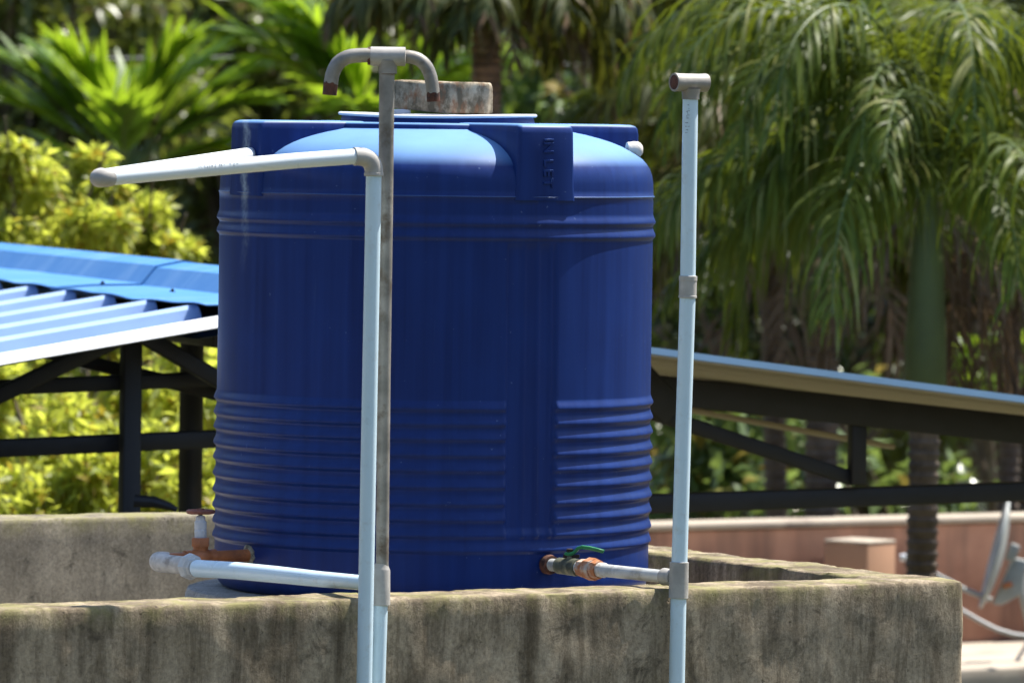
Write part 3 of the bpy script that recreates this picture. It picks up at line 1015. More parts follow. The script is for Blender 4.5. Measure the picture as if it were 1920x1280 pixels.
def build_outlet_pipe():
    base_s = 1.1265
    q = P(1273, 1085, 16.04)
    d = q.y
    foot = P(1269, 1285, d); foot.z = 0.0
    root = thing('outlet_pipe', foot, 'tall pale PVC pipe with open tee on top and a green-levered ball valve branch', 'pipe')
    r = 0.0195
    tube('riser', [foot, P(1269, 1280, d), P(1272.3, 1110, d)], 0.0192, 'pvc', root, 28)
    tube('riser', [P(1273.6, 1065, d), P(1282, 780, d), P(1289.3, 556, d)], 0.0192, 'pvc', root, 28)
    up = tube('riser', [P(1289.6, 526, d), P(1292, 360, d), P(1294.5, 180, d)], 0.0185, 'pvc', root, 28)
    pipe_marks(up, P(1294.2, 196, d), P(1293.2, 256, d), 0.0185, [(0.0, 0.034, 0.008), (0.042, 0.068, 0.008)], 9, (-0.35, -1, 0))
    ax = (P(1294.5, 190, d) - P(1269, 1280, d)).normalized()
    lathe('coupling', P(1289.2, 559, d), ax, [(0.0, 0.019), (0.001, 0.0222), (0.006, 0.0222), (0.0065, 0.0212), (0.042, 0.0212), (0.0425, 0.0222), (0.053, 0.0222), (0.054, 0.019)], 'grey_fitting', root, 28)
    # lower tee
    lathe('tee_body', P(1272, 1121, d), ax, [(0.0, 0.0195), (0.001, 0.0236), (0.087, 0.0230), (0.088, 0.0195)], 'grey_fitting', root, 28)
    # branch towards the tank, square to the parapet
    tee = P(1270, 1083, d)
    inl = P(1026, 1057.5, TY - 0.553 * math.cos(R(32)) - 0.003)
    bd = (inl - tee).normalized(); L = (inl - tee).length
    lathe('tee_branch', tee + bd * 0.012, bd, [(0.0, 0.0215), (0.03, 0.0205), (0.044, 0.0215), (0.046, 0.0165)], 'grey_fitting', root, 24)
    tube('branch', [tee + bd * 0.03, inl], 0.0158, 'painted_steel', root, 24)
    lathe('flange', inl - bd * 0.022, bd, [(0, 0.0158), (0.0, 0.0225), (0.010, 0.0245), (0.022, 0.024)], 'rust', root, 26, wob=0.06)
    lathe('thread_sealant', tee + bd * (L * 0.552), bd, [(0.0, 0.0160), (0.004, 0.0185), (0.022, 0.0180), (0.026, 0.016)], 'thread_tape', root, 24, wob=0.05)
    un = lathe('union_nut', tee + bd * (L * 0.585), bd, [(0.0, 0.017), (0.001, 0.0225), (0.012, 0.0245), (0.020, 0.0250), (0.021, 0.0280), (0.050, 0.0285), (0.053, 0.0255), (0.062, 0.0235), (0.085, 0.0225), (0.087, 0.0165)], 'union_paint', root, 8)
    vb = lathe('valve_body', tee + bd * (L * 0.755), bd, [(0.0, 0.0165), (0.0, 0.0215), (0.022, 0.0220), (0.026, 0.0195), (0.034, 0.0215), (0.050, 0.0215), (0.058, 0.0195), (0.064, 0.0205), (0.086, 0.0205), (0.087, 0.0165)], 'brass_dull', root, 16)
    vc = tee + bd * (L * 0.755 + 0.040)
    lathe('valve_stem', vc, (0, 0, 1), [(0.0, 0.012), (0.026, 0.011), (0.027, 0.008), (0.040, 0.007)], 'brass_dull', vb, 14)
    lathe('stem_nut', vc + Vector((0, 0, 0.036)), (0, 0, 1), [(0.0, 0.008), (0.001, 0.0095), (0.008, 0.0095), (0.009, 0.005)], 'hole_dark', vb, 6)
    # lever: bent strip from the stem, rising, then sloping away towards the right
    lp = [vc + Vector((-0.012, 0.002, 0.031)), vc + Vector((0.006, 0, 0.032)), vc + Vector((0.014, -0.001, 0.038)), vc + Vector((0.020, -0.002, 0.046)), vc + Vector((0.030, -0.004, 0.0495)), vc + Vector((0.050, -0.007, 0.0475)), vc + Vector((0.072, -0.010, 0.0425)), vc + Vector((0.084, -0.012, 0.0395))]
    wid = [0.010, 0.011, 0.010, 0.009, 0.009, 0.010, 0.0105, 0.007]
    V = []
    side = Vector((0.15, 1, 0)).normalized()
    for i, p in enumerate(lp):
        a = lp[max(0, i - 1)]; b = lp[min(len(lp) - 1, i + 1)]
        nrm = side.cross((b - a).normalized()).normalized()
        for (sg, h) in ((-1, -1), (1, -1), (1, 1), (-1, 1)):
            V.append(p + side * (wid[i] * sg) + nrm * (0.0042 * h))
    F = ring_faces(len(lp), 4); F += [(3, 2, 1, 0), tuple(4 * (len(lp) - 1) + k for k in range(4))]
    bevel_mesh(mesh_obj('lever', V, F, 'green_lever', vb, smooth=False), 0.0012)
    V, F = box_data(vc + Vector((-0.016, 0, 0.026)), vc + Vector((0.024, -0.003, 0.026)), 0.016, 0.009)
    bevel_mesh(mesh_obj('lever_stop', V, F, 'hole_dark', vb, smooth=False), 0.0015)
    # open tee on top
    tcn = P(1293.5, 155, d)
    hx = Vector((0.835, 0.55, 0.0)).normalized()
    half = 0.0465
    lathe('tee_stem', P(1295, 187, d), ax, [(0.0, 0.0185), (0.001, 0.0215), (0.012, 0.0212), (0.018, 0.0225), (0.026, 0.0235)], 'galvanised', root, 28)
    prof = [(0.0, 0.0178), (0.0, 0.0222), (0.003, 0.0226), (0.018, 0.0215), (0.075, 0.0215), (0.090, 0.0226), (0.093, 0.0222), (0.093, 0.0178), (0.06, 0.0170), (0.04, 0.0170)]
    tee2 = lathe('open_tee', tcn - hx * half, hx, prof, 'galvanised', root, 28, closed=True)
    lathe('rusty_bore', tcn - hx * (half - 0.0005), hx, [(0.0, 0.0176), (0.001, 0.0192), (0.002, 0.0176), (0.05, 0.0165), (0.0505, 0.001)], 'rust', tee2, 28)


build_outlet_pipe()


# ---------------------------------------------------------------- blue-roofed shed behind the tank
RD = Vector((-0.311, 0.9504, 0.0))          # along the ridge, away from the camera
GR = Vector((0.9504, 0.311, 0.0))           # along the gable, to the right
APEX = P(639, 527, 20.0)


def G(px, py, off=0.0):
    """point of the vertical plane parallel to the gable, 'off' metres behind it, seen at photo pixel px,py"""
    v = Fv + Rt * ((px - 960) / FPX) - Upv * ((py - 640) / FPX)
    k = (APEX + RD * off - EYE).dot(RD) / v.dot(RD)
    return EYE + v * k


def build_shed():
    LEN = 4.6
    root = thing('open_shed', Vector((APEX.x, APEX.y, 0)), 'open steel shed with blue metal gable roof behind the tank', 'shed')
    le = G(0, 636, 0)
    dl = (le - APEX); dl = dl / dl.dot(-GR)          # per metre to the left
    rs = G(700, 587, 0); re = G(1920, 747, 0)
    dr = (re - rs); dr = dr / dr.dot(GR)
    W_L = 2.6; W_R = 4.4
    nl = RD.cross(dl.normalized()); nl = nl if nl.z > 0 else -nl
    # --- left slope: separate sheets, each a profiled strip with one upstanding seam at each side
    pitch = 0.50
    nsh = int(LEN / pitch)
    # flat strip below the ridge cap, near-black to paint the shaded void
    V = []
    for h in (-0.100, -0.098):
        for (a, w) in ((0.0, 0.05), (LEN, 0.05), (LEN, 0.46), (0.0, 0.46)): V.append(APEX + RD * a + dl * w + nl * h)
    mesh_obj('cap_shade_strip', V, [(3, 2, 1, 0), (4, 5, 6, 7), (0, 1, 5, 4), (1, 2, 6, 5), (2, 3, 7, 6), (3, 0, 4, 7)], 'steel_dark', root, smooth=False)
    def sheet(prof, w0):
        V = []; n = len(prof)
        for wd in (w0, W_L):
            for (a, h) in prof: V.append(APEX + RD * a + dl * wd + nl * h)
        for wd in (w0, W_L):
            for (a, h) in prof: V.append(APEX + RD * a + dl * wd + nl * (h - 0.0015))
        F = []
        for k in range(n - 1):
            F.append((k, k + 1, n + k + 1, n + k)); F.append((2 * n + k, 3 * n + k, 3 * n + k + 1, 2 * n + k + 1))
            F.append((k, k + 1, 2 * n + k + 1, 2 * n + k)); F.append((n + k, 3 * n + k, 3 * n + k + 1, n + k + 1))
        mesh_obj('roof_sheet', V, F, 'roof_sheet', root, smooth=False)
    pan, rt, mn = -0.050, -0.006, -0.046
    sheet([(-0.085, pan), (-0.04, pan), (0.10, pan), (0.118, pan)], 0.30)
    for i in range(nsh):
        a0 = 0.12 + i * pitch; a1 = a0 + pitch - 0.004
        sheet([(a0, pan), (a0 + 0.015, rt - 0.011), (a0 + 0.040, rt), (a0 + 0.056, pan), (a0 + pitch * 0.42, pan), (a0 + pitch * 0.44, mn), (a0 + pitch * 0.47, mn), (a0 + pitch * 0.49, pan),
               (a0 + pitch * 0.70, pan), (a0 + pitch * 0.72, mn), (a0 + pitch * 0.75, mn), (a0 + pitch * 0.77, pan), (a1, pan)], 0.405)
    # white verge trim along the near edge of the left slope
    prof = [(-0.104, -0.066), (-0.080, -0.040), (-0.050, -0.036), (-0.050, -0.039), (-0.078, -0.043), (-0.101, -0.069)]
    V = []
    for wd in (0.30, W_L + 0.02):
        for (a, h) in prof: V.append(APEX + RD * a + dl * wd + nl * h)
    F = ring_faces(2, len(prof)) + [tuple(range(6))[::-1], tuple(range(6, 12))]
    mesh_obj('verge_trim', V, F, 'verge_white', root, smooth=False)
    # --- ridge cap in two overlapping lengths
    capL = [(-0.34, -0.085), (-0.135, -0.078), (-0.09, -0.018), (0.0, 0.0), (0.09, -0.018), (0.138, -0.076), (0.30, -0.080), (0.425, -0.085)]
    for (a0, a1, lift, seg) in ((-0.03, 1.88, 0.0, 24), (1.80, LEN + 0.02, 0.006, 30)):
        V = []; n = len(capL)
        for i in range(seg + 1):
            a = a0 + (a1 - a0) * i / seg
            for (w, h) in capL:
                wv = 0.010 * noise.noise(Vector((a * 1.7, w * 4, 3))) * abs(w) * 2.2
                if w > 0.4: wv += 0.0028 * math.sin(a * 2 * math.pi / 0.50 + 0.6)
                V.append(APEX - GR * w + RD * a + Vector((0, 0, h + 0.012 + lift + wv)))
        m_ = len(V)
        V += [v - Vector((0, 0, 0.003)) for v in V]
        F = []
        for i in range(seg):
            for k in range(n - 1):
                a = i * n + k
                F.append((a, a + 1, a + n + 1, a + n)); F.append((m_ + a, m_ + a + n, m_ + a + n + 1, m_ + a + 1))
            for k in (0, n - 1):
                a = i * n + k
                F.append((a, a + n, m_ + a + n, m_ + a))
        for i in (0, seg):
            for k in range(n - 1):
                a = i * n + k
                F.append((a, a + 1, m_ + a + 1, m_ + a))
        mesh_obj('ridge_cap', V, F, 'roof_blue', root, angle=18)
    for (px, py) in ((173, 546), (335, 560)):
        q = G(px, py, 0)
    # screws on the cap
    for a in (0.6, 1.45):
        c = APEX - GR * 0.36 + RD * a + Vector((0, 0, -0.052))
        lathe('screw', c, (0.1, 0, 1), [(0, 0.009), (0.003, 0.009), (0.003, 0.005), (0.009, 0.005), (0.010, 0.002)], 'hole_dark', root, 8)
    # --- right slope: sheet, pale lining, verge trim
    nr = RD.cross(dr.normalized()); nr = nr if nr.z > 0 else -nr
    def slab(name, mat, w0, w1, a0, a1, h0, h1):
        V = []
        for h in (h0, h1):
            for (w, a) in ((w0, a0), (w1, a0), (w1, a1), (w0, a1)): V.append(rs + dr * w + (RD + Vector((0, 0, -0.016))) * a + nr * h)
        return mesh_obj(name, V, [(3, 2, 1, 0), (4, 5, 6, 7), (0, 1, 5, 4), (1, 2, 6, 5), (2, 3, 7, 6), (3, 0, 4, 7)], mat, root, smooth=False)
    npan = 6
    for i in range(npan):
        a0 = 0.01 + i * 0.58
        slab('roof_sheet', 'roof_sheet', -0.25, W_R, a0, a0 + 0.577, -0.012, -0.006)
        slab('roof_lining', 'roof_underside', -0.25, W_R, a0 + 0.002, a0 + 0.574, -0.019, -0.014 - 0.001 * (i % 2))
    slab('verge_trim', 'verge_blue', -0.2, W_R + 0.01, -0.030, 0.006, -0.013, 0.007)
    # --- steel frame
    st = 'steel_dark'
    def member(name, a, b, off, w, h): return beam(name, G(*a, off), G(*b, off), w, h, st, root)
    off = 0.35
    # rafters and purlins, right side
    beam('rafter', G(640, 664, off), G(2250, 842, off), 0.06, 0.090, st, root)
    beam('rafter', G(640, 668, 2.6) + Vector((0, 0, -0.02)), G(2250, 822, 2.6), 0.06, 0.105, st, root)
    # pale board under the rafter, right side
    beam('soffit_board', G(1180, 748, 1.2), G(1665, 836, 1.2), 0.14, 0.018, 'roof_underside', root)
    # rafters, left side
    beam('rafter', G(640, 560, off), G(-150, 700, off), 0.06, 0.04, st, root)
    # purlins left side
    for t in (0.3, 1.1, 1.9):
        p0 = APEX + dl * t + RD * 0.25 - Vector((0, 0, 0.125)); p1 = APEX + dl * t + RD * 4.3 - Vector((0, 0, 0.125))
        beam('purlin', p0, p1, 0.05, 0.07, st, root)
    # left truss: bottom chord, rail, diagonals, posts
    member('tie_beam', (-120, 731), (640, 700), 0.40, 0.05, 0.046)
    member('rail', (-120, 845), (640, 812), 0.42, 0.05, 0.054)
    member('brace', (-60, 768), (262, 616), 0.30, 0.045, 0.048)
    member('brace', (40, 648), (640, 795), 0.52, 0.045, 0.042)
    member('brace', (250, 618), (560, 800), 0.28, 0.045, 0.050)
    p = G(246, 700, 0.34); beam('post', Vector((p.x, p.y, 0)), G(246.5, 605, 0.34), 0.058, 0.058, st, root, up=Vector((0.9504, 0.311, 0)))
    p = G(359, 735, 0.75); q = G(360, 640, 0.75)
    tube('post', [Vector((p.x, p.y, 0)), p, q], 0.037, st, root, 20)
    # bent angle lying on the post foot
    tube('bracket', [G(252, 938, 0.20), G(290, 941, 0.18), G(315, 948, 0.16), G(332, 955, 0.15)], [0.020, 0.018, 0.013, 0.008], st, root, 10)
    # right truss
    member('tie_beam', (560, 966), (2200, 911), 0.42, 0.055, 0.060)
    member('brace', (1000, 700), (1598, 897), 0.38, 0.045, 0.046)
    p0 = G(1606, 908, 0.36); p1 = G(1608, 770, 0.36)
    beam('post', p0, p1, 0.050, 0.050, st, root, up=GR)
    member('brace', (1190, 700), (1262, 775), 0.34, 0.05, 0.10)
    p = G(2080, 905, 0.42); beam('post', Vector((p.x, p.y, 0)), G(2080, 800, 0.42), 0.06, 0.06, st, root, up=GR)
    p = G(880, 905, 0.42); beam('post', Vector((p.x, p.y, 0)), G(880, 700, 0.42), 0.06, 0.06, st, root, up=GR)
    # rear frame posts
    for px in (900, 2000):
        p = G(px, 800, 4.0); beam('post', Vector((p.x, p.y, 0)), Vector((p.x, p.y, p.z + 0.15)), 0.06, 0.06, st, root, up=GR)


build_shed()


# ---------------------------------------------------------------- terracotta terrace at the right
def build_terrace():
    c0 = P(1225, 990, 28.0)
    zt = c0.z
    n = Nv; dd = Dv
    def T(t, s, z): return Vector((c0.x, c0.y, 0)) + dd * t + n * s + Vector((0, 0, z))
    fz = EYE.z - 2.26
    root = thing('terrace_building', T(1.2, 0, 0), 'terracotta painted terrace building with low parapet behind the shed', 'building')
    def boxm(name, t0, t1, s0, s1, z0, z1, mat, bev=0.008, par=root):
        V = []
        for z in (z0, z1):
            for (t, s) in ((t0, s0), (t1, s0), (t1, s1), (t0, s1)): V.append(T(t, s, z))
        o = mesh_obj(name, V, [(3, 2, 1, 0), (4, 5, 6, 7), (0, 1, 5, 4), (1, 2, 6, 5), (2, 3, 7, 6), (3, 0, 4, 7)], mat, par, smooth=False)
        return bevel_mesh(o, bev)
    boxm('parapet', -3.0, 5.5, -0.16, 0.0, fz - 0.02, zt - 0.012, 'terracotta_wall')
    boxm('coping', -3.0, 5.5, -0.19, 0.02, zt - 0.010, zt + 0.018, 'terrace_floor')
    boxm('body', -2.98, 5.48, -0.15, 1.02, 0.0, fz - 0.105, 'terracotta_wall')
    boxm('ledge', -3.0, 5.5, -0.17, 1.12, fz - 0.10, fz, 'terrace_floor', 0.012)
    boxm('pilaster', 2.02, 2.10, 0.003, 0.05, fz + 0.001, zt - 0.02, 'peach_paint')
    # peach block
    p = P(1580, 1010, 28.15)
    bt = thing('chimney_block', Vector((p.x, p.y, fz)), 'square peach painted masonry block in front of the terracotta parapet', 'block')
    V = []
    ux = Vector((math.cos(R(-38)), math.sin(R(-38)), 0)); uy = Vector((-ux.y, ux.x, 0))
    ht = P(1580, 1012, 28.15).z
    def blk(name, half, z0, z1, mat):
        V = []
        for z in (z0, z1):
            for (i, j) in ((-1, -1), (1, -1), (1, 1), (-1, 1)):
                V.append(Vector((p.x, p.y, 0)) + ux * (i * half) + uy * (j * half * 0.95) + ux * 0.02 + uy * 0.1 + Vector((0, 0, z)))
        return bevel_mesh(mesh_obj(name, V, [(3, 2, 1, 0), (4, 5, 6, 7), (0, 1, 5, 4), (1, 2, 6, 5), (2, 3, 7, 6), (3, 0, 4, 7)], mat, bt, smooth=False), 0.008)
    blk('shaft', 0.112, fz + 0.002, ht - 0.012, 'peach_paint')
    blk('cap', 0.114, ht - 0.0105, ht, 'terrace_floor')

    # satellite dish on the ledge
    D = 27.9
    dish = thing('satellite_dish', P(1882, 1277, D), 'grey satellite dish seen edge-on at the right edge beyond the parapet corner', 'satellite dish')
    c = P(1878, 1040, D)
    bot = P(1853, 1140, D); top = P(1906, 935, D)
    upd = (top - bot).normalized(); hh = (top - bot).length / 2
    face = Vector((-0.999, 0.03, 0.0)); face = (face - upd * face.dot(upd)).normalized()     # looks to the left
    face = (face - upd * face.dot(upd)).normalized()
    sd = upd.cross(face).normalized()
    V = []; nr, ns = 9, 56
    for layer in (0.0, 0.010):
        for i in range(nr):
            rr = (i + 0.02) / (nr - 1)
            for k in range(ns):
                a = 2 * math.pi * k / ns
                V.append(c + upd * (hh * rr * math.sin(a)) + sd * (hh * 0.92 * rr * math.cos(a)) + face * (0.036 * rr * rr - layer))
    F = ring_faces(nr, ns) + [tuple(reversed(f)) for f in ring_faces(nr, ns, off=nr * ns)]
    for k in range(ns):
        l = (k + 1) % ns
        F.append(((nr - 1) * ns + k, (nr - 1) * ns + l, (2 * nr - 1) * ns + l, (2 * nr - 1) * ns + k))
        F.append((k, l, nr * ns + l, nr * ns + k))
    mesh_obj('reflector', V, F, 'dish_paint', dish)
    # bracket behind it
    bk = [P(1862, 1132, D - 0.02), P(1900, 1045, D - 0.02), P(1925, 1050, D - 0.02), P(1918, 1112, D - 0.02), P(1878, 1134, D - 0.02)]
    V = []
    for dy in (0.0, 0.05):
        for q in bk: V.append(q + Vector((0, dy, 0)))
    nb = len(bk)
    F = ring_faces(2, nb) + [tuple(range(nb))[::-1], tuple(range(nb, 2 * nb))]
    bevel_mesh(mesh_obj('bracket', V, F, 'dish_paint', dish, smooth=False), 0.006)
    beam('bracket_rib', P(1893, 1050, D - 0.03), P(1905, 1020, D - 0.03), 0.03, 0.04, 'dish_paint', dish)
    beam('clamp', P(1880, 1098, D - 0.035), P(1898, 1094, D - 0.035), 0.02, 0.022, 'copper_paint', dish, 0.003)
    lnb = P(1700, 1048, D - 0.05)
    tube('arm', [P(1858, 1124, D), P(1805, 1103, D - 0.02), lnb + Vector((0.02, 0, -0.01))], 0.0115, 'dish_paint', dish, 14)
    lnb_o = lathe('receiver', lnb + Vector((-0.028, 0, 0.006)), (1, 0, 0.12), [(0, 0.008), (0.001, 0.015), (0.022, 0.017), (0.026, 0.010), (0.040, 0.011)], 'white_paint', dish, 18)
    lathe('feed_horn', lnb + Vector((0.012, 0, 0.012)), (1, 0, 0.25), [(0, 0.010), (0.012, 0.014), (0.026, 0.026), (0.030, 0.027), (0.030, 0.022)], 'white_paint', dish, 18)
    lathe('receiver_clamp', lnb + Vector((0.004, -0.004, -0.028)), (0.1, 0, 1), [(0, 0.012), (0.034, 0.014)], 'hole_dark', dish, 12)
    tube('mast', [P(1915, 1060, D + 0.05), P(1916, 1110, D + 0.05), P(1928, 1160, D + 0.05), P(1940, 1230, D + 0.05), P(1942, 1262, D + 0.05)], 0.016, 'dish_paint', dish, 14)
    tube('stay', [P(1930, 1200, D + 0.02), P(1905, 1240, D + 0.02), P(1890, 1262, D - 0.02), P(1884, 1278, D - 0.02)], 0.009, 'cable_grey', dish, 12)
    # loose pale hose
    hp = [(1700, 1085), (1760, 1118), (1805, 1145), (1838, 1164), (1870, 1180), (1900, 1189), (1960, 1197), (2040, 1204)]
    o = tube('hose', [P(x, y, 27.6) for (x, y) in hp], 0.0095, 'cable_grey', None, 12)
    tag(o, 'thin pale grey hose curving below the satellite dish', 'hose')


build_terrace()


# ---------------------------------------------------------------- vegetation
def leaf_soup(centres, radii, counts, size, seed, droop=0.3, aspect=0.42, shell=0.55, flat=1.0):
    """folded diamond leaves scattered through the lobes; returns vertices, triangles"""
    rng = np.random.default_rng(seed)
    Ps = []
    for c, r, n in zip(centres, radii, counts):
        v = rng.normal(size=(n, 3)); v /= np.linalg.norm(v, axis=1)[:, None]
        rr = r * (shell + (1 - shell) * rng.random(n) ** 0.7) * (0.75 + 0.45 * rng.random(n))
        p = np.array(c) + v * rr[:, None] * np.array([1, 1, flat])
        Ps.append(np.hstack([p, v]))
    A = np.vstack(Ps)
    p = A[:, :3]; out = A[:, 3:]
    n = len(p)
    d = out * 0.8 + rng.normal(size=(n, 3)) * 0.6
    d[:, 2] -= droop
    d /= np.linalg.norm(d, axis=1)[:, None]
    up = np.array([0, 0, 1.0]) + rng.normal(size=(n, 3)) * 0.45
    s = np.cross(d, up); s /= np.linalg.norm(s, axis=1)[:, None] + 1e-9
    nn = np.cross(s, d)
    L = size * (0.6 + 0.8 * rng.random(n))[:, None]
    wd = L * aspect * 0.5
    fold = wd * 0.35
    V = np.empty((n, 6, 3))
    V[:, 0] = p
    V[:, 1] = p + d * L * 0.38 + s * wd + nn * fold
    V[:, 2] = p + d * L * 0.42
    V[:, 3] = p + d * L * 0.38 - s * wd + nn * fold
    V[:, 4] = p + d * L * 0.75 + nn * -0.02 * L
    V[:, 5] = p + d * L - np.array([0, 0, 1.0]) * L * 0.12
    idx = np.arange(n)[:, None] * 6
    T = np.concatenate([idx + np.array([[0, 2, 1]]), idx + np.array([[0, 3, 2]]), idx + np.array([[1, 2, 5]]), idx + np.array([[2, 3, 5]])])
    return V.reshape(-1, 3), T


def tree(name, label, cat, base, lobes, leafmat, size, seed, dens=320, group=None, trunk_r=0.09, droop=0.3, aspect=0.42, branches=True, bark='bark'):
    """lobes: list of (world centre, radius)"""
    base = Vector(base)
    root = thing(name, base, label, cat, group)
    rng = random.Random(seed)
    cs = [Vector(c) for c, r in lobes]
    cen = sum(cs, Vector((0, 0, 0))) / len(cs)
    zlow = min(c.z for c in cs)
    fork = Vector((cen.x * 0.6 + base.x * 0.4, cen.y * 0.6 + base.y * 0.4, max(base.z + 0.3, base.z + (zlow - base.z) * 0.8)))
    V, F = [], []
    def add(path, rads, ns=9):
        v, f = tube_data(path, rads, ns)
        o = len(V); V.extend(v); F.extend([tuple(i + o for i in g) for g in f])
    mid = base.lerp(fork, 0.5) + Vector((rng.uniform(-.1, .1), rng.uniform(-.1, .1), 0))
    add([base - Vector((0, 0, 0.1)), mid, fork], [trunk_r * 1.3, trunk_r, trunk_r * 0.8], 12)
    if branches:
        for c in cs:
            m1 = fork.lerp(c, 0.5) + Vector((rng.uniform(-.12, .12), rng.uniform(-.12, .12), 0.12))
            add([fork - Vector((0, 0, 0.05)), m1, c, c + (c - m1) * 0.5], [trunk_r * 0.55, trunk_r * 0.35, trunk_r * 0.18, trunk_r * 0.08], 7)
    mesh_obj('trunk', V, F, bark, root)
    cc, rr, nn = [], [], []
    for c, r in lobes:
        k = max(2, int(9 * (r / 0.5) ** 1.2))
        for _ in range(k):
            v = Vector((rng.gauss(0, 1), rng.gauss(0, 1), rng.gauss(0, 1))).normalized() * r * rng.uniform(0.35, 1.0)
            q = Vector(c) + v
            cc.append((q.x, q.y, q.z)); rr.append(r * rng.uniform(0.25, 0.48)); nn.append(max(10, int(dens / k * rng.uniform(0.6, 1.4) * (r / 0.5) ** 2)))
    Vv, T = leaf_soup(cc, rr, nn, size, seed, droop, aspect, 0.3)
    o = soup_obj('crown', Vv, T, leafmat, root)
    o['kind'] = 'stuff'
    return root


def crown_lobes(c, rx, ry, rz, n, r, seed):
    rng = random.Random(seed)
    out = []
    for _ in range(n):
        v = Vector((rng.gauss(0, 1), rng.gauss(0, 1), rng.gauss(0, 1))).normalized() * rng.uniform(0.3, 1.0)
        out.append((Vector(c) + Vector((v.x * rx, v.y * ry, v.z * rz)), r * rng.uniform(0.7, 1.2)))
    return out


# far wood, each tree standing on its own
FAR = [(-5.2, 46, 4.6, 'leaf_dark', 'dark small-leaved tree farthest left in the wood, beyond the yellow-green tree'),
       (-3.4, 43, 5.0, 'leaf_dark', 'dark olive tree behind the young palm left of the tank'),
       (-1.7, 46, 4.8, 'leaf_dark', 'dark tree behind the lime palm frond left of the vent pipe top'),
       (0.0, 43.5, 4.9, 'leaf_mid', 'mid green tree behind the lump of concrete on the tank lid'),
       (1.6, 44, 4.6, 'leaf_mid', 'mid green tree behind the open tee on the tall pipe'),
       (3.4, 45, 4.4, 'leaf_dark', 'dark tree behind the palms at the right'),
       (5.4, 46, 4.6, 'leaf_dark', 'dark tree farthest right in the wood behind the palms')]
for i, (x, y, z, mt, lb) in enumerate(FAR):
    tree('broadleaf_tree', lb, 'tree', (x, y, 0), crown_lobes((x, y, z), 1.35, 1.2, 2.3, 34, 0.55, 100 + i), mt, 0.125, 200 + i, 520, 'trees of the far wood', 0.13)
for i, (x, y, lb) in enumerate(((-7.6, 43, 'dark tree standing outside the frame to the left of the wood'), (-10.4, 45, 'dark tree farther outside the frame to the left of the wood'), (7.9, 43, 'dark tree standing outside the frame to the right of the wood'), (10.6, 45, 'dark tree farther outside the frame to the right of the wood'))):
    tree('broadleaf_tree', lb, 'tree', (x, y, 0), crown_lobes((x, y, 4.6), 1.7, 1.3, 2.6, 26, 0.7, 170 + i), 'leaf_dark', 0.17, 270 + i, 240, 'trees of the far wood', 0.13)
# second rank, on the foot of the slope
for i, (x, lb) in enumerate(((-4.6, 'dark tree of the rear rank at the left edge of the wood'), (-1.2, 'dark tree of the rear rank behind the tank lid'), (2.4, 'dark tree of the rear rank right of the tank'), (5.8, 'dark tree of the rear rank at the right edge of the wood'))):
    tree('broadleaf_tree', lb, 'tree', (x, 51, 0), crown_lobes((x, 51, 4.6), 2.2, 1.2, 3.0, 44, 0.75, 140 + i), 'leaf_dark', 0.19, 240 + i, 300, 'trees of the far wood', 0.15)

# yellow-green tree at the left: outline lobes as seen over and under the shed roof
D0 = 27.6
lob = [(20, 330, 0.16), (10, 420, 0.20), (105, 400, 0.22), (165, 370, 0.16), (195, 430, 0.17), (60, 470, 0.22), (130, 480, 0.2)]
lobes = [(P(x, y, D0 + 0.25 * math.sin(x * 1.3 + y)), r) for (x, y, r) in lob]
tree('yellow_green_tree', 'bright yellow-green tree above the blue ridge at the left edge', 'tree', P(60, 900, D0 + .2).xy.to_3d(), [(c, r * 1.2) for c, r in lobes], 'leaf_lime', 0.060, 31, 4600, 'yellow-green trees by the shed', 0.05)
lob = [(280, 420, 0.15), (270, 470, 0.17), (320, 480, 0.16), (225, 500, 0.18), (350, 520, 0.15)]
lobes = [(P(x, y, D0 + 0.5 + 0.25 * math.sin(x * 1.3 + y)), r) for (x, y, r) in lob]
tree('yellow_green_tree', 'smaller yellow-green tree over the ridge just left of the tank', 'tree', P(290, 900, D0 + .7).xy.to_3d(), [(c, r * 1.2) for c, r in lobes], 'leaf_lime', 0.060, 32, 4600, 'yellow-green trees by the shed', 0.05)
lob = [(-20, 700, 0.25), (90, 690, 0.24), (40, 790, 0.24), (160, 760, 0.24), (110, 870, 0.26), (10, 930, 0.24), (180, 900, 0.24), (200, 680, 0.2), (90, 960, 0.25), (190, 1000, 0.25), (0, 1020, 0.25)]
lobes = [(P(x, y, D0 - 0.9 - (y - 690) / 330 * 1.5 + 0.15 * math.sin(x * 1.3 + y)), r * 0.95) for (x, y, r) in lob]
tree('yellow_green_shrub', 'yellow-green shrub seen under the shed roof at the left edge', 'shrub', P(90, 900, D0 - 1.6).xy.to_3d(), [(c, r * 1.3) for c, r in lobes], 'leaf_lime', 0.062, 33, 2300, 'yellow-green trees by the shed', 0.05)
lob = [(300, 690, 0.22), (400, 680, 0.2), (290, 770, 0.24), (390, 780, 0.22), (310, 870, 0.24), (410, 860, 0.2), (290, 950, 0.24), (400, 960, 0.22), (480, 780, 0.25)]
lobes = [(P(x, y, D0 - 0.8 - (y - 690) / 330 * 1.5 + 0.15 * math.sin(x * 1.3 + y)), r * 0.95) for (x, y, r) in lob]
tree('yellow_green_shrub', 'yellow-green shrub seen between the dark shed posts beside the tank', 'shrub', P(340, 900, D0 - 1.3).xy.to_3d(), [(c, r * 1.3) for c, r in lobes], 'leaf_lime', 0.062, 34, 2300, 'yellow-green trees by the shed', 0.05)

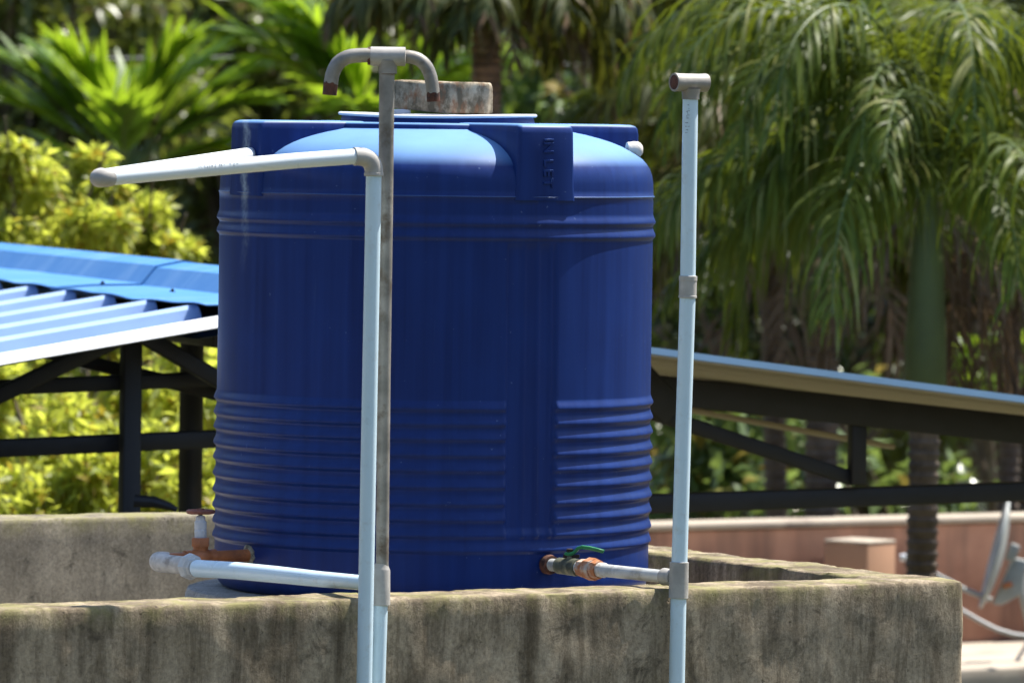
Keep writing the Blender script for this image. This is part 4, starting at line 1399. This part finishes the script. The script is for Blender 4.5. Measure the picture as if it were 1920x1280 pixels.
# green shrubs under the right-hand roof and pale ones above the terrace coping
lob = [(1250, 800, 0.3), (1330, 790, 0.3), (1420, 800, 0.3), (1260, 900, 0.3), (1340, 930, 0.3), (1430, 900, 0.28), (1490, 860, 0.25), (1300, 1000, 0.3), (1400, 980, 0.3)]
lobes = [(P(x, y, 33 + 0.4 * math.sin(x * 1.7 + y)), r) for (x, y, r) in lob]
tree('pale_leaved_shrub', 'pale green broad-leaved shrub under the shed roof right of the tank', 'shrub', P(1350, 900, 33).xy.to_3d(), lobes, 'shrub_pale', 0.13, 41, 330, None, 0.05, aspect=0.55)
lob = [(1560, 800, 0.28), (1640, 900, 0.28), (1560, 960, 0.28), (1700, 960, 0.3), (1800, 940, 0.3), (1880, 900, 0.3)]
lobes = [(P(x, y, 33.5 + 0.4 * math.sin(x * 1.7 + y)), r) for (x, y, r) in lob]
tree('pale_leaved_shrub', 'pale green shrub above the terracotta coping behind the palm trunks', 'shrub', P(1650, 900, 33.5).xy.to_3d(), lobes, 'shrub_pale', 0.12, 42, 200, None, 0.05, aspect=0.55)
lob = [(1830, 640, 0.18), (1890, 610, 0.18), (1850, 700, 0.2), (1920, 680, 0.2)]
lobes = [(P(x, y, 34 + 0.4 * math.sin(x * 1.7 + y)), r) for (x, y, r) in lob]
tree('bright_green_shrub', 'bright green bush between the palm stems at the right edge', 'shrub', P(1870, 700, 34).xy.to_3d(), lobes, 'palm_young', 0.13, 43, 260, None, 0.05, aspect=0.55)
lob = [(1120, 190, 0.2), (1200, 120, 0.22), (1350, 120, 0.22), (1420, 200, 0.2), (1250, 220, 0.2), (1060, 170, 0.18), (1330, 40, 0.2), (1180, 20, 0.2), (1430, 60, 0.2)]
lobes = [(P(x, y, 36 + 0.4 * math.sin(x * 1.7 + y)), r) for (x, y, r) in lob]
tree('light_green_tree', 'light green leafy tree behind the top of the tall open pipe', 'tree', P(1250, 300, 36).xy.to_3d(), lobes, 'shrub_pale', 0.10, 44, 260, None, 0.08)
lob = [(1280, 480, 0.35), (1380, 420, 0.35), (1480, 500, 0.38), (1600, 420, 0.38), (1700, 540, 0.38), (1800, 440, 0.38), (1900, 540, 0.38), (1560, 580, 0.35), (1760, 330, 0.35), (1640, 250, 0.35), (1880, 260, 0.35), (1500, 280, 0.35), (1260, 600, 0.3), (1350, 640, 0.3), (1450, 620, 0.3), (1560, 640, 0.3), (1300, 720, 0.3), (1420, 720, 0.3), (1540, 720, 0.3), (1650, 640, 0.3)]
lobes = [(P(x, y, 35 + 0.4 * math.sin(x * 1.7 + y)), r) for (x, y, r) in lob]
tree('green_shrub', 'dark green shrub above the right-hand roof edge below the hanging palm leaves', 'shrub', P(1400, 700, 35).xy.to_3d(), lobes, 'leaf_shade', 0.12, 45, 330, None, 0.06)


# ---------------------------------------------------------------- palms
def frond_data(base, az, el, length, curl, leaf_len, npairs, seed, fwd=0.75, droop=0.5, width=0.028, lift=0.25, start=0.14, kseg=5, ragged=0.0):
    """returns (leaf verts, quads, rachis path, radii)"""
    rng = np.random.default_rng(seed)
    nr = 26
    path = [np.array(base, dtype=float)]
    e = el
    tang = []
    for i in range(nr):
        t = np.array([math.cos(az) * math.cos(e), math.sin(az) * math.cos(e), math.sin(e)])
        tang.append(t)
        path.append(path[-1] + t * length / nr)
        e -= curl / nr * (0.5 + 1.0 * i / nr)
        e = max(e, -1.5)
    tang.append(tang[-1])
    path = np.array(path); tang = np.array(tang)
    side0 = np.array([-math.sin(az), math.cos(az), 0.0])
    V = []; Q = []
    for i in range(npairs):
        u = start + (1 - start) * (i + 0.5) / npairs
        f = u * nr; k = min(int(f), nr - 1); fr = f - k
        p = path[k] * (1 - fr) + path[k + 1] * fr
        t = tang[k]
        up = np.cross(t, side0); up = up / np.linalg.norm(up)
        if up[2] < 0: up = -up
        L0 = leaf_len * rng.uniform(0.9, 1.1) * (0.55 + 0.45 * math.sin(math.pi * min(1, 0.15 + u * 0.95))) * (1.0 if u < 0.85 else 1 - (u - 0.85) * 2.6)
        for sg in (-1, 1):
            if ragged and rng.random() < ragged: continue
            L = L0 * rng.uniform(0.65, 1.15)
            v = t * (fwd + 0.5 * u) + side0 * sg * rng.uniform(0.8, 1.1) + up * (lift + rng.normal() * 0.16)
            v = v + rng.normal(size=3) * 0.22
            v /= np.linalg.norm(v)
            q = p.copy()
            w0 = width * rng.uniform(0.75, 1.2)
            dr = droop * rng.uniform(0.45, 1.7)
            wd = np.cross(v, np.cross(t, v)); 
            o = len(V)
            for j in range(kseg + 1):
                s = j / kseg
                w = w0 * (0.45 + 1.1 * s if s < 0.4 else 0.9 * (1 - (s - 0.4) / 0.6) ** 0.7 + 0.03) * 0.5
                wv = t - v * np.dot(t, v)
                wv = wv / (np.linalg.norm(wv) + 1e-9)
                cup = np.cross(v, wv) * w * 0.35
                V.append(q + wv * w + cup); V.append(q - wv * w + cup)
                if j < kseg:
                    Q.append((o + 2 * j, o + 2 * j + 1, o + 2 * j + 3, o + 2 * j + 2))
                v = v + np.array([0, 0, -1.0]) * dr * (1.0 / kseg) * (0.5 + s * 1.4)
                v /= np.linalg.norm(v)
                q = q + v * L / kseg
    rad = [max(0.003, 0.014 * (1 - i / (nr + 2))) for i in range(nr + 1)]
    return np.array(V), np.array(Q), path, rad


def palm(name, label, base, crown, fronds, trunk_r, seed, leafmat, group=None, shaft=0.0, rings=True, trunk_col='palm_bark', dead=0, cat='palm tree'):
    """fronds: list of dicts for frond_data (without base/seed)"""
    base = Vector(base); crown = Vector(crown)
    root = thing(name, base, label, cat, group)
    rng = random.Random(seed)
    top = crown - Vector((0, 0, shaft))
    n = max(6, int((top - base).length / 0.014))
    path = []; rads = []
    for i in range(n + 1):
        u = i / n
        p = base.lerp(top, u) + Vector((0.04 * math.sin(u * 3.0 + seed), 0.03 * math.sin(u * 2.2), 0))* (1 - u)
        path.append(p)
        r = trunk_r * (1.18 - 0.18 * u)
        if rings: r *= 1.0 + (0.10 if i % 3 == 0 else (-0.05 if i % 3 == 1 else 0.0)) + rng.uniform(-.012, .012)
        rads.append(r)
    tube('trunk', path, rads, trunk_col, root, 16)
    if shaft:
        pr = [(0, trunk_r * 1.05), (shaft * 0.08, trunk_r * 1.45), (shaft * 0.3, trunk_r * 1.42), (shaft * 0.7, trunk_r * 1.15), (shaft, trunk_r * 0.7), (shaft * 1.1, trunk_r * 0.4)]
        lathe('crownshaft', top - Vector((0, 0, 0.01)), (0, 0, 1), pr, 'crownshaft', root, 20)
    for i, fd in enumerate(fronds):
        fd = dict(fd)
        mt = fd.pop('mat', leafmat)
        V, Q, pth, rad = frond_data(crown, seed=seed * 97 + i, **fd)
        o = soup_obj('frond' if mt != 'palm_dead' else 'dead_frond', V, Q, mt, root, origin=tuple(crown))
        Vt, Ft = tube_data([Vector(p) for p in pth], rad, 7)
        mesh_obj('leaf_stalk', Vt, Ft, 'rachis_dead' if mt == 'palm_dead' else 'rachis', o)
    return root


def fan(n, seed, el=(0.5, 1.2), length=(1.3, 1.7), curl=(1.6, 2.4), leaf_len=0.42, npairs=44, az0=0.0, **kw):
    rng = random.Random(seed)
    out = []
    for i in range(n):
        d = dict(az=az0 + 2 * math.pi * i * 0.382 + rng.uniform(-.25, .25), el=rng.uniform(*el), length=rng.uniform(*length), curl=rng.uniform(*curl), leaf_len=leaf_len * rng.uniform(.85, 1.15), npairs=npairs)
        d.update(kw)
        out.append(d)
    return out


# palms right of the tank
c = P(1740, 370, 25.2)
hang = dict(droop=3.6, width=0.0185, fwd=0.5, lift=0.45, kseg=6, ragged=0.18)
fr = fan(17, 5, (0.4, 1.35), (1.0, 1.5), (1.9, 2.9), 0.46, 70, **hang)
fr += [dict(az=R(a), el=e, length=1.75, curl=cu, leaf_len=0.5, npairs=84, **hang) for (a, e, cu) in ((185, 1.42, 2.9), (208, 1.40, 3.1), (236, 1.44, 3.2), (150, 1.4, 2.7), (275, 1.45, 3.2), (330, 1.4, 2.9), (5, 1.42, 2.8))]
fr += [dict(az=R(195), el=1.3, length=1.5, curl=2.9, leaf_len=0.5, npairs=80, **hang),
       dict(az=R(172), el=0.55, length=1.15, curl=1.5, leaf_len=0.48, npairs=76, **hang),
       dict(az=R(212), el=0.75, length=1.0, curl=2.2, leaf_len=0.5, npairs=76, **hang),
       dict(az=R(222), el=1.38, length=1.55, curl=3.2, leaf_len=0.5, npairs=80, **hang),
       dict(az=R(250), el=1.35, length=1.35, curl=3.2, leaf_len=0.46, npairs=72, **hang),
       dict(az=R(180), el=0.1, length=1.1, curl=1.2, leaf_len=0.46, npairs=72, **hang)]
fr += [dict(az=R(a), el=e, length=0.8, curl=0.9, leaf_len=0.42, npairs=34, droop=2.4, width=0.016, mat='palm_dead', ragged=0.3) for (a, e) in ((185, -0.7), (350, -0.6), (20, -0.8), (60, -0.9))]
palm('palm_tree', 'palm with green crownshaft and drooping fronds right of the tall open pipe', (c.x + 0.02, c.y, 0), c, fr, 0.056, 3, 'palm_leaf', 'palms right of the tank', 0.80)
c = P(1960, 330, 31.0)
fr = fan(16, 8, (0.2, 1.3), (1.3, 1.8), (1.6, 2.8), 0.5, 64, droop=2.2, width=0.022)
fr += [dict(az=R(a), el=-0.6, length=1.3, curl=0.9, leaf_len=0.5, npairs=36, droop=2.4, width=0.02, mat='palm_dead', ragged=0.3) for a in (185, 205, 225, 245, 265, 290)]
palm('palm_tree', 'palm at the right edge with brown dead fronds hanging behind the roof', (c.x - 0.1, c.y, 0), c, fr, 0.075, 4, 'palm_leaf', 'palms right of the tank', 0.3)
c = P(1545, 330, 30.0)
fr = fan(18, 12, (0.1, 1.2), (1.2, 1.6), (1.5, 2.6), 0.5, 64, droop=2.8, width=0.022)
fr += [dict(az=R(a), el=-0.7, length=1.0, curl=0.8, leaf_len=0.45, npairs=28, droop=1.5, width=0.022, mat='palm_dead', ragged=0.3) for a in (210, 250, 310)]
palm('palm_tree', 'palm with pale ringed trunk seen below the roof, left of the dark truss post', (c.x, c.y, 0), c, fr, 0.070, 5, 'palm_old', 'palms right of the tank', 0.0)
c = P(1440, 260, 31.5)
fr = fan(15, 14, (0.1, 1.1), (1.1, 1.5), (1.3, 2.2), 0.5, 58, droop=1.8, width=0.022)
palm('palm_tree', 'farther palm behind the tall open pipe with leaves hanging over the roof edge', (c.x + 0.15, c.y, 0), c, fr, 0.05, 6, 'palm_leaf', 'palms right of the tank', 0.0)
# palm at the upper right corner: stiff comb-like fronds
c = P(1900, 420, 30.6)
fr = [dict(az=R(a), el=e, length=L * 1.25, curl=cu, leaf_len=0.52, npairs=52, droop=0.9, width=0.021, fwd=0.9, lift=0.3) for (a, e, L, cu) in ((178, 1.35, 1.25, 1.0), (120, 1.2, 1.3, 1.0), (60, 1.1, 1.2, 1.2), (0, 1.0, 1.2, 1.4), (300, 1.15, 1.1, 1.6), (240, 1.3, 1.1, 1.3), (200, 0.9, 0.7, 1.6))]
palm('palm_tree', 'slender palm at the right with stiff comb-like fronds rising out of the top corner', (c.x + 0.06, c.y + 0.3, 0), c, fr, 0.045, 9, 'palm_leaf', 'palms right of the tank', 0.0)

# palm whose old fronds hang in at the top of the picture
c = P(915, -55, 30.0)
hang = dict(droop=3.0, width=0.024, fwd=0.4, lift=0.1)
fr = fan(10, 21, (0.0, 0.6), (0.65, 0.95), (1.5, 2.3), 0.38, 50, **hang)
fr += [dict(az=R(a), el=0.35, length=0.85, curl=1.7, leaf_len=0.40, npairs=52, **hang) for a in (175, 190, 215, 245, 270, 300, 330, 350, 5)]
fr += [dict(az=R(a), el=-0.3, length=0.65, curl=1.1, leaf_len=0.35, npairs=30, droop=1.8, width=0.018, mat='palm_dead', ragged=0.3) for a in (220, 285, 345)]
palm('palm_tree', 'tall palm above the tank with old fronds hanging in from the top', (c.x, c.y, 0), c, fr, 0.065, 7, 'palm_old', None, 0.0, trunk_col='palm_bark_brown')
c = P(1185, -45, 31.0)
fr = fan(9, 25, (0.0, 0.6), (0.5, 0.7), (1.7, 2.4), 0.36, 44, **hang)
palm('palm_tree', 'second palm hanging in at the top between the gooseneck and the tall pipe', (c.x - 0.5, c.y + 1.0, 0), c, fr, 0.05, 8, 'palm_old', None, 0.0)

# young palms, fronds upright and sunlit
def young(label, px, py, d, fr, seed):
    c = P(px, py, d)
    palm('young_palm', label, (c.x, c.y, 0), c, [dict(f, length=f['length'] * 1.15, leaf_len=f['leaf_len'] * 1.15, width=f['width'] * 1.15) for f in fr], 0.05, seed, 'palm_young', 'young palms left of the tank', 0.0, cat='palm tree')


fr = []
for (a, el, L) in ((180, 0.8, 0.92), (172, 1.02, 0.88), (160, 1.2, 0.75), (210, 1.35, 0.72), (330, 1.4, 0.75), (20, 1.25, 0.75), (5, 1.0, 0.82), (-10, 0.8, 0.80), (190, 0.35, 0.75), (270, 0.9, 0.6), (355, 0.45, 0.7), (90, 1.1, 0.7)):
    fr.append(dict(az=R(a), el=el, length=L, curl=0.75, leaf_len=0.40, npairs=30, fwd=2.0, droop=0.2, width=0.046, lift=0.15, start=0.25))
young('young palm with upright sunlit fronds left of the tank', 235, 330, 36.8, fr, 11)
fr = []
for (a, el, L) in ((170, 1.15, 1.05), (175, 0.95, 0.95), (160, 1.35, 1.0), (215, 1.3, 0.8), (350, 1.2, 0.8), (10, 0.9, 0.8), (260, 0.7, 0.5)):
    fr.append(dict(az=R(a), el=el, length=L, curl=0.9, leaf_len=0.44, npairs=34, fwd=1.3, droop=0.35, width=0.048, lift=0.1, start=0.2))
young('young palm with lime fronds rising behind the gooseneck vent', 690, 260, 37.2, fr, 12)

# overhead line far behind
o = tube('overhead_wire', [P(-200, 112, 38), P(200, 110, 38), P(500, 107, 38), P(960, 118, 38), P(1500, 132, 38), P(1900, 140, 38), P(2300, 146, 38)], 0.005, 'cable_grey', None, 8)
tag(o, 'thin overhead wire crossing in front of the wood', 'wire')
